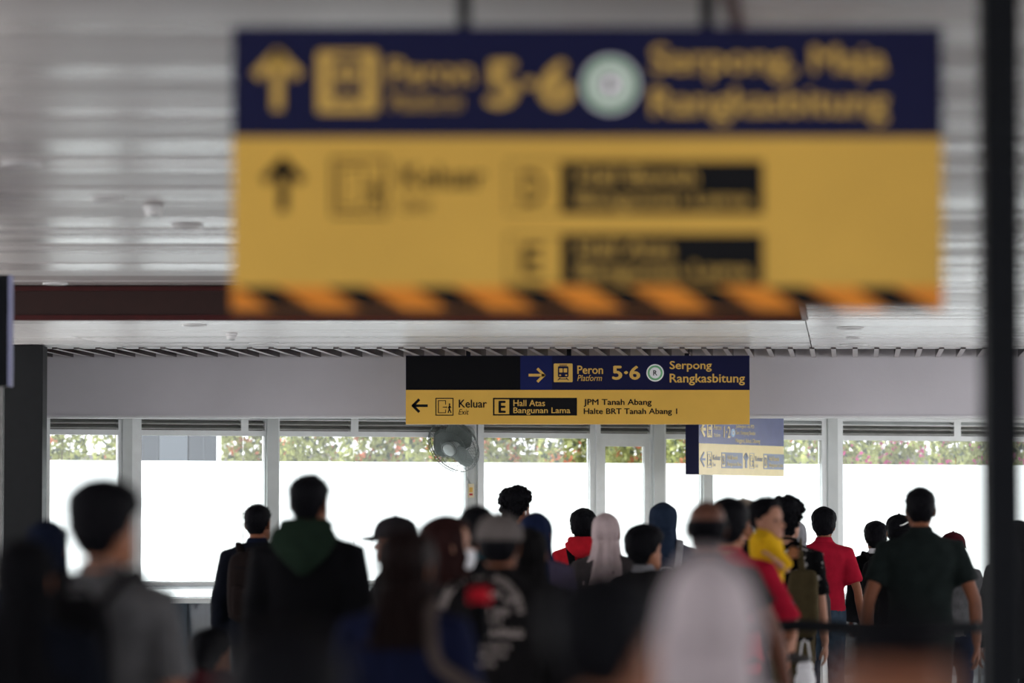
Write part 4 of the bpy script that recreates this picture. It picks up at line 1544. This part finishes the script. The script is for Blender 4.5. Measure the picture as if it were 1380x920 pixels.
def backpack(P, mat_, label, w=.30, h=.44, dp=.16, ztop=.83, straps=True, strap_mat=None, group=None, dx=0.0, base=False):
    H, k = P['H'], P['k']
    r = empty('backpack', P['root'].location, P['root'].rotation_euler.z)
    tag(r, label, 'backpack', group)
    zt = ztop * H
    yb = -.128 * k * P['b'] - .018
    rows = []
    for t, sw, sd in ((0, .55, .5), (.05, .85, .8), (.15, 1, 1), (.5, 1.02, 1.05), (.8, .97, .95), (.93, .85, .75), (1, .5, .45)):
        z = zt - h + h * t
        n = 24
        ring = []
        for i in range(n):
            a = 2 * PI * i / n
            cx = math.copysign(abs(math.cos(a)) ** .55, math.cos(a))
            sy = math.copysign(abs(math.sin(a)) ** .55, math.sin(a))
            ring.append(Vector((dx + cx * w / 2 * sw, yb - dp / 2 + sy * dp / 2 * sd, z)))
        rows.append(ring)
    me = remesh(MB().loft(rows), .016, 2, .005, 9)
    main = link('main_compartment', me, M[mat_], r)
    m = MB().bevbox(dx - w * .36, dx + w * .36, yb - dp - .035, yb - dp + .02, zt - h + .04, zt - h * .48, .018, 3)
    link('pocket', remesh(m, .012, 2, .003, 12), M[mat_], r)
    MB().tube([tuple(q) for q in cat_interp([(dx - .04, yb - .02, zt - .01), (dx - .03, yb - .03, zt + .018), (dx + .03, yb - .03, zt + .018), (dx + .04, yb - .02, zt - .01)], 13)], .007, 8).build('carry_handle', M[strap_mat or mat_], r, True)
    MB().tube([(dx - w * .42, yb - dp * .5, zt - .06), (dx - w * .3, yb - dp * .98, zt - .10), (dx, yb - dp * 1.04, zt - .11), (dx + w * .3, yb - dp * .98, zt - .10), (dx + w * .42, yb - dp * .5, zt - .06)], .005, 6).build('zip', M['soft_black'], main, True)
    if straps:
        for sd in (-1, 1):
            x = sd * .105 * k
            pts = [(dx + x * .7, yb - .02, zt - .03), (x, -.10 * k, .836 * H + .014), (x * 1.05, -.03 * k, .845 * H + .014), (x * 1.12, .075 * k, .80 * H), (x * 1.15, .135 * k, .72 * H), (x * 1.5, .09 * k, .64 * H), (x * 1.55, -.05 * k, .58 * H), (dx + x * 1.2, yb - .01, .58 * H)]
            pts = [tuple(p) for p in cat_interp(pts, 26)]
            MB().tube(pts, .026, 8, .30).build('strap', M[strap_mat or mat_], r, True)
    return r

def on_back(P, quads, m, name, parent):
    """print flat shapes onto the back of a garment"""
    me = P['top'].data
    bv = BVHTree.FromPolygons([v.co.copy() for v in me.vertices], [tuple(p.vertices) for p in me.polygons])
    mb = MB()
    for q in quads:
        pts = []
        for x, z in q:
            h = bv.ray_cast(Vector((x, -1, z)), Vector((0, 1, 0)))
            pts.append(h[0] + Vector((0, -.004, 0)) if h[0] is not None else None)
        if any(p is None for p in pts):
            continue
        mb.add(pts + [p + Vector((0, .006, 0)) for p in pts], [(0, 1, 2, 3), (7, 6, 5, 4), (0, 4, 5, 1), (1, 5, 6, 2), (2, 6, 7, 3), (3, 7, 4, 0)])
    return mb.build(name, m, parent)

def mask(P, side=True):
    hh, z0, X4 = P['hh'], P['z0'], P['X4']
    n = 17
    rows = []
    for zf in (.05, .12, .20, .28, .36, .40):
        r = head_at(max(.06, zf))
        row = []
        for i in range(n):
            a = R(-78 + 156 * i / (n - 1))
            g = .010 + .022 * math.exp(-(a / .35) ** 2) * sstep(.0, .25, zf)
            x = (r[1] * hh + g) * math.sin(a)
            y = ((r[2] + r[3]) / 2 + (r[2] - r[3]) / 2 * math.cos(a)) * hh + g * math.cos(a)
            row.append(Vector((x, y, z0 + zf * hh)))
        rows.append(row)
    v = [X4 @ p for r_ in rows for p in r_]
    nn = len(v)
    v += [X4 @ (p + Vector((-p.x * .03, -.003, 0))) for r_ in rows for p in r_]
    f = []
    for i in range(5):
        for j in range(n - 1):
            a = i * n + j
            f += [(a, a + 1, a + n + 1, a + n), (nn + a + n, nn + a + n + 1, nn + a + 1, nn + a)]
    mk = MB().add(v, f).build('face_mask', M['white_cloth'], P['root'], True)
    for sd in (-1, 1):
        MB().tube([X4 @ Vector((sd * .30 * hh, .10 * hh, z0 + .36 * hh)), X4 @ Vector((sd * .345 * hh, -.02 * hh, z0 + .46 * hh)), X4 @ Vector((sd * .345 * hh, -.10 * hh, z0 + .42 * hh))], .002, 5).build('ear_loop', M['white_cloth'], mk, True)
    return mk

SHORT = dict(th=.012, top=.012, amp=.005, spikes=260)
CROP = dict(th=.005, top=.008, amp=.002, spikes=120)
THICK = dict(th=.016, top=.020, amp=.006, side=.004, spikes=320)
CURLY = dict(th=.018, top=.024, amp=.010, freq=60, curls=260, spikes=60)
LONG = dict(name='long_hair', zb=.70, hwb=.125, yfb=.03, ybb=-.165, g=.016, fold=.009, nf=13, shoulder=(.128, .06, -.15))

# --- far people first, left to right
P = person('short-haired man in a dark jacket wearing a brown-black backpack beside the left window post', 347, 679, 205, yaw=6, hyaw=14, skin='brown',
           hair=CROP, top='jacket', tmat='ink', bmat='soft_black', collar='dark_navy')
backpack(P, 'brown_pack', 'brown-black backpack on the short-haired man beside the left window post', w=.31, h=.46, ztop=.825)
P = person('person in a dark grey brimmed cap facing left behind the long-haired woman in navy', 531, 694, 255, yaw=-70, skin='brown', th=.026,
           hair=dict(th=.012, top=.0, amp=.004), top='long', tmat='black', bmat='black', b=.92)
cap(P, 'cap_dark', dome=.024)
P = person('tall slim man with flat-topped curly black hair near the middle window', 695, 655, 190, yaw=20, hyaw=25, skin='brown',
           hair=dict(th=.014, top=.034, amp=.008, freq=55, curls=160, spikes=60), top='polo', tmat='dark_red', bmat='black', b=.92)
MB().ball(P['X4'] @ Vector((.345 * P['hh'], .02 * P['hh'], P['z0'] + .42 * P['hh'])), (.007, .008, .016), 8, 6).build('earbud', M['white_plastic'], P['root'], True)
P = person('boy in a red hooded top with the hood folded down near the middle windows', 786, 685, 178, yaw=4, skin='tan', hair=THICK,
           top='jacket', tmat='bright_red', bmat='black', b=.95)
hood_down(P, 'bright_red', drop=.07, w=.14)
backpack(P, 'black', 'black backpack on the boy in the red hooded top', w=.27, h=.40, ztop=.78)
P = person('person in a raised steel-navy hood standing left of the bald man', 893, 678, 195, yaw=-6, skin='tan', drape=dict(name='hood', zb=.79, hwb=.12, yfb=.09, ybb=-.14, g=.024, fold=.005, nf=7, shoulder=(.125, .09, -.145)),
           dmat='steel_navy', top='jacket', tmat='steel_navy', bmat='black', b=.95)
backpack(P, 'steel_navy', 'dark navy backpack with pale straps on the person in the raised hood', w=.26, h=.38, ztop=.74, strap_mat='light_grey_cloth')
P = person('woman in a grey headscarf just behind the curly-haired man', 1071, 700, 182, yaw=10, skin='tan', drape=dict(zb=.70, hwb=.19, yfb=.13, ybb=-.17), dmat='light_grey_cloth',
           top='tunic', tmat='taupe', bmat='black', b=.9)
P = person('man in a crimson polo shirt and blue jeans with his back turned', 1110, 683, 166, yaw=2, hyaw=4, skin='brown', hair=THICK, top='polo', tmat='red',
           bmat='denim', b=1.04, arms={'R': ((.275, -.06, 1.07), (.31, .00, .82)), 'L': ((-.255, -.03, 1.07), (-.255, .08, .83))}, hem=.515)
P = person('black-haired person with white collar and black backpack left of the man in dark green', 1180, 702, 160, yaw=-4, skin='brown', b=.9, hair=THICK, top='jacket', tmat='black',
           bmat='black', collar='white_cloth')
backpack(P, 'soft_black', 'black backpack on the person with the white collar', w=.30, h=.46, ztop=.82)
P = person('man in a white-marked black cap half hidden behind the man in dark green', 1212, 692, 186, yaw=20, skin='brown', th=.024, hair=dict(th=.010, top=0, amp=.003),
           top='tee', tmat='black', bmat='black')
c_ = cap(P, 'black', dome=.022, yaw=150)
X4 = P['X4']
MB().tube([X4 @ Vector((.035, -.12, P['z0'] + .73 * P['hh'])), X4 @ Vector((.058, -.108, P['z0'] + .76 * P['hh'])), X4 @ Vector((.085, -.082, P['z0'] + .84 * P['hh']))], .005, 6).build('emblem', M['white_print'], c_, True)
P = person('person in a dark red cap half hidden right of the man in dark green', 1285, 716, 180, yaw=6, skin='brown', th=.022, hair=dict(th=.010, top=0, amp=.003),
           top='tee', tmat='grey_tee', bmat='dark_navy', b=.98)
cap(P, 'dark_red', dome=.02, yaw=20)
P = person('man in a beige cap and white face mask behind the child in yellow', 999, 671, 226, yaw=40, hyaw=25, skin='tan', th=.026, hair=dict(th=.012, top=0, amp=.003),
           top='tee', tmat='black', bmat='black')
cap(P, 'cap_beige', dome=.024, yaw=170, brim=False)
mask(P)
P = person('curly-haired man in a black patterned shirt behind the child in yellow', 1059, 668, 214, yaw=8, hyaw=18, skin='light', hair=CURLY, top='tee', tmat='pattern', bmat='olive', b=1.0)
# shoulder bag of olive canvas at his side
def shoulder_bag(P, mat_, label, side=1, z=.62, w=.24, h=.32, y=-.02, dp=.12, strap='strap_beige', x=None, across=True, group=None):
    H, k = P['H'], P['k']
    r = empty('shoulder_bag', P['root'].location, P['root'].rotation_euler.z)
    tag(r, label, 'bag', group)
    xc = x if x is not None else side * (.29 * k * P['b'] + dp / 2)
    zt = z * H
    rows = []
    for t, sw in ((0, .6), (.06, .9), (.3, 1.0), (.8, .95), (.95, .85), (1, .6)):
        ring = []
        for i in range(20):
            a = 2 * PI * i / 20
            cx = math.copysign(abs(math.cos(a)) ** .6, math.cos(a))
            sy = math.copysign(abs(math.sin(a)) ** .6, math.sin(a))
            ring.append(Vector((xc + cx * dp / 2 * sw, y + sy * w / 2 * sw, zt - h + h * t)))
        rows.append(ring)
    link('bag_body', remesh(MB().loft(rows), .014, 2, .005, 9), M[mat_], r)
    sx = -side if across else side
    pts = [(xc, y - w * .35, zt - .02), (xc * .8, -.125 * k - .02, zt + .12), (sx * .03 * k if across else sx * .13 * k, -.128 * k - .016, .74 * H), (sx * .10 * k, -.10 * k, .832 * H + .016), (sx * .10 * k, -.02 * k, .845 * H + .018),
           (sx * .10 * k, .08 * k, .80 * H), (0 if across else sx * .13 * k, .125 * k + .02, .72 * H), (xc * .8, .12 * k, zt + .1), (xc, y + w * .35, zt - .02)]
    if strap:
        MB().tube([tuple(p) for p in cat_interp(pts, 34)], .022, 8, .25).build('strap', M[strap], r, True)
    return r
shoulder_bag(P, 'olive', 'olive canvas bag hanging at the side of the curly-haired man', x=.12, y=-.225, z=.755, w=.14, h=.42, dp=.20, strap='olive', across=False)
P = person('woman in a pale pink-beige headscarf and taupe top near the middle window post', 817, 690, 214, yaw=8, skin='tan', drape=dict(zb=.735, hwb=.155, yfb=.12, ybb=-.165, nf=9, fold=.012, shoulder=(.13, .11, -.15)),
           dmat='pink_beige', top='tunic', tmat='taupe', bmat='soft_black', b=.95)
P = person('dark-haired woman with a light grey collar left of the person in the navy hood', 869, 707, 238, yaw=30, hyaw=20, skin='tan', hair=dict(th=.020, top=.014, amp=.005, side=.010, nape=-.08, spikes=200), hcol='black', top='jacket', tmat='soft_black',
           collar='light_grey_cloth', bmat='black', b=.9)
P = person('woman in a navy headscarf and mauve top behind the grey-capped man', 723, 689, 240, yaw=14, skin='tan', drape=dict(zb=.70, hwb=.165, yfb=.12, ybb=-.165, shoulder=(.13, .11, -.15)), dmat='navy_scarf',
           top='tunic', tmat='mauve', bmat='dark_navy', b=.92)
P = person('broad-shouldered man in a dark green short-sleeved shirt in front of the last window', 1240, 656, 225, yaw=0, hyaw=0, skin='brown', hair=dict(th=.007, top=.012, amp=.003, spikes=160), top='polo', tmat='forest', bmat='black', b=1.14,
           arms={'R': ((.305, -.05, 1.085), (.325, .03, .83)), 'L': ((-.305, -.05, 1.085), (-.335, .03, .83))}, sleeve=.66)
# --- middle distance
P = person('black-haired man with a teal collar partly hidden behind the grey-capped man', 643, 681, 268, yaw=-4, skin='brown', hair=SHORT, top='polo', tmat='black', collar='teal', bmat='black')
P = person('man in a dark jacket with a folded green hood in front of the third window', 416, 638, 298, yaw=6, hyaw=16, skin='brown', hair=dict(th=.008, top=.006, amp=.003, nape=-.02, spikes=160), top='jacket', tmat='black', bmat='black', b=1.02)
hood_down(P, 'green_hood', drop=.11, w=.15)['label'] = 'dark green hood folded down'
P = person('woman in a charcoal-black headscarf between the grey-capped man and the navy headscarf', 713, 709, 292, yaw=5, skin='tan', drape=dict(zb=.70, hwb=.16, yfb=.12, ybb=-.165, shoulder=(.125, .11, -.15)), dmat='soft_black',
           top='tunic', tmat='black', bmat='black', b=.88)
RED = person('man in a red shirt carrying a small child in yellow', 982, 670, 268, yaw=12, hyaw=10, skin='tan', hair=THICK, top='tee', tmat='red', bmat='black', b=1.05,
             arms={'R': ((.33, -.03, 1.09), (.24, .20, .99)), 'L': ((-.26, .02, 1.08), (-.02, .26, 1.10))}, sleeve=.92)
KID = person('small black-haired child in a yellow shirt held on the shoulder of the man in red', 1034, 669, 262, yaw=100, hyaw=22, hpitch=0, skin='light', hair=dict(th=.012, top=.012, amp=.005, spikes=200), top='tee', tmat='yellow_cloth', bmat='denim',
             Hfix=.98, hh=.195, b=1.18, shorts=True, sleeve=.95, arms={'R': ((.20, .20, 1.09), (.34, .10, 1.20)), 'L': ((-.26, .10, 1.12), (-.18, .18, 1.22))},
             legs={'L': ((-.10, .0, .84), (-.15, .22, .72), (-.16, .20, .36)), 'R': ((.10, .0, .84), (.15, .22, .72), (.16, .20, .36))})
P = person('small dark-haired child low behind the railing-side crowd at left', 284, 846, 300, yaw=20, hyaw=20, skin='tan', hair=SHORT, top='tee', tmat='dark_red', collar='white_cloth', bmat='black', hh=.20)
P = person('person in black clothes half hidden behind the black steel pillar', 1373, 700, 205, yaw=-4, skin='brown', drape=dict(zb=.70, hwb=.18, yfb=.13, ybb=-.17), dmat='black', top='tunic', tmat='black', bmat='black', b=1.05)
P = person('bald man with a dark fringe of hair left of the man in red', 951, 673, 322, yaw=-8, hyaw=8, skin='deep', hair=dict(th=.010, top=0, amp=.004, bald=True, spikes=120), top='tee', tmat='soft_black', bmat='black', b=1.05,
           arms={'R': ((.285, -.06, 1.15), (.36, .02, .90))}, sleeve=.55)
P = person('person in a dark navy headscarf at the left edge behind the woman in black', 64, 699, 320, yaw=10, skin='brown', drape=dict(zb=.68, hwb=.2, yfb=.14, ybb=-.18), dmat='dark_navy', top='tunic', tmat='dark_navy', bmat='black', b=1.0)
GC = person('man in a grey cap and black jacket with pale printed lettering on the back', 671, 690, 335, yaw=-6, hyaw=16, skin='brown', th=.022, hair=dict(th=.010, top=0, amp=.003, spikes=60), top='jacket', tmat='soft_black', bmat='black', b=1.10,
            arms={'R': ((.30, -.05, 1.08), (.22, .18, .95)), 'L': ((-.28, .0, 1.06), (-.2, .2, .95))})
cap(GC, 'cap_grey', dome=.022, yaw=-10)
rnd = random.Random(5)
Hg = GC['H']
sc = 1 / 335.0
cxp, czp = (649 - 675) * sc, CAMZ + (710 - 826) * sc
quads = []
a = 172
while a > 2:
    w = rnd.uniform(4.2, 6.6)
    r0, r1 = .140, .170
    for (u0, u1, q0, q1) in ((0, .3, 0, 1), (.3, .75, rnd.choice((0, .4, .7)), rnd.choice((.3, 1)) ), (.6, .8, 0, 1)):
        if q1 <= q0: q0, q1 = 0, .3
        aa, ab = R(a - w * u0), R(a - w * u1)
        ra, rb = r0 + (r1 - r0) * q0, r0 + (r1 - r0) * q1
        quads.append([(cxp + ra * math.cos(aa), czp + ra * math.sin(aa)), (cxp + rb * math.cos(aa), czp + rb * math.sin(aa)), (cxp + rb * math.cos(ab), czp + rb * math.sin(ab)), (cxp + ra * math.cos(ab), czp + ra * math.sin(ab))])
    a -= w + 1.0
for x0, x1, py, hpx in ((656, 676, 800, 9), (678, 692, 807, 8), (657, 682, 823, 9), (655, 672, 834, 7), (651, 703, 851, 12), (648, 684, 869, 7), (647, 683, 881, 7), (644, 668, 893, 7)):
    x = (x0 - 675) * sc
    z = CAMZ + (710 - py) * sc
    hs_ = hpx * sc
    while x < (x1 - 675) * sc:
        w = rnd.uniform(.5, .8) * hs_
        quads.append([(x, z - hs_ / 2), (x, z + hs_ / 2), (x + w * .35, z + hs_ / 2), (x + w * .35, z - hs_ / 2)])
        zq = z + rnd.choice((-.5, -.1, .25)) * hs_
        quads.append([(x + w * .35, zq), (x + w * .35, zq + hs_ * .3), (x + w, zq + hs_ * .3), (x + w, zq)])
        if rnd.random() < .6:
            quads.append([(x + w * .7, z - hs_ / 2), (x + w * .7, z + hs_ * .3), (x + w, z + hs_ * .3), (x + w, z - hs_ / 2)])
        x += w * 1.25
on_back(GC, quads, M['print'], 'back_print', GC['top'])['kind'] = 'stuff'

P6 = person('auburn-haired woman in a white face mask looking right', 602, 693, 318, yaw=30, hyaw=34, skin='light', drape=dict(LONG, zb=.76), dmat=HAIR['auburn'], top='tee', tmat='black', bmat='black', b=.88)
mask(P6)
P5 = person('woman with long dark brown hair in a navy tee carrying a beige bag strap', 546, 709, 432, yaw=6, hyaw=12, skin='tan', drape=dict(LONG, zb=.765, hwb=.145, fold=.012), dmat=HAIR['brown'], top='tee', tmat='navy_tee', bmat='black', b=.98)
shoulder_bag(P5, 'soft_black', 'black bag on a beige strap over the shoulder of the long-haired woman in navy', side=1, z=.60, strap='strap_beige', across=False)
sb_ = shoulder_bag(P5, 'black', 'red-topped black bag held at the right shoulder of the long-haired woman in navy', x=.215, y=.16, z=.865, h=.15, w=.10, dp=.065, strap=None, across=False)
MB().bevbox(.182, .248, .12, .20, .852 * P5['H'], .886 * P5['H'], .012, 2).build('flap', M['bright_red'], sb_)
PA = person('man in a grey tee shirt carrying a black backpack on one shoulder at left', 140, 643, 452, yaw=14, hyaw=22, skin='tan', hair=dict(THICK, th=.018), top='tee', tmat='grey_tee', bmat='black', b=1.04)
bp_ = backpack(PA, 'black', 'black backpack hung on the left side of the man in the grey tee', w=.24, h=.42, ztop=.815, dx=-.02)
P = person('woman in a black headscarf and black coat at the lower left edge', 34, 722, 470, yaw=8, skin='tan', drape=dict(zb=.68, hwb=.22, yfb=.15, ybb=-.19), dmat='black', top='tunic', tmat='ink', bmat='black', b=1.05)
# --- nearest heads
P = person('dark-haired head lowest in the crowd at bottom left close to the camera', 385, 842, 860, yaw=10, hyaw=6, skin='brown', hair=dict(THICK, side=.008), top='tee', tmat='soft_black', bmat='black', b=.95)
P = person('large blurred black-haired head close to the camera at bottom middle', 815, 760, 850, yaw=16, hyaw=18, skin='tan', hair=dict(SHORT, th=.012, spikes=0), top='tee', tmat='black', bmat='black', b=.95)
P = person('large blurred woman in a grey-pink headscarf close to the camera', 952, 744, 760, yaw=-10, skin='light', drape=dict(zb=.69, hwb=.19, yfb=.14, ybb=-.18, g=.020, taper=.32, shoulder=(.13, .12, -.15)), dmat='grey_pink', top='tunic', tmat='grey_pink', bmat='black', b=.98)
P = person('large blurred brown-skinned short-haired head at bottom right close to the camera', 1202, 824, 1000, yaw=-20, hyaw=-20, skin='brown', hair=dict(THICK, fade=.84, spikes=0), top='tee', tmat='black', bmat='black', b=.95)
# white carrier bag in the crowd by the railing
cbg = empty('carrier_bag', (at(1085, 905, 21.5).x, 21.5, at(1085, 905, 21.5).z - .16))
tag(cbg, 'crumpled white carrier bag held low between the red shirts', 'bag')
rows = []
for t, w, dp in ((0, .08, .05), (.1, .10, .07), (.5, .11, .08), (.8, .09, .05), (1, .05, .02)):
    rows.append([Vector((w * .5 * math.cos(q), dp * .5 * math.sin(q), t * .24)) for q in [2 * PI * i / 18 for i in range(18)]])
link('bag_body', remesh(MB().loft(rows), .012, 1, .014, 14), M['white_cloth'], cbg)
MB().tube([(-.03, 0, .23), (-.015, 0, .33), (.015, 0, .33), (.03, 0, .23)], .005, 8).build('handle', M['white_cloth'], cbg, True)
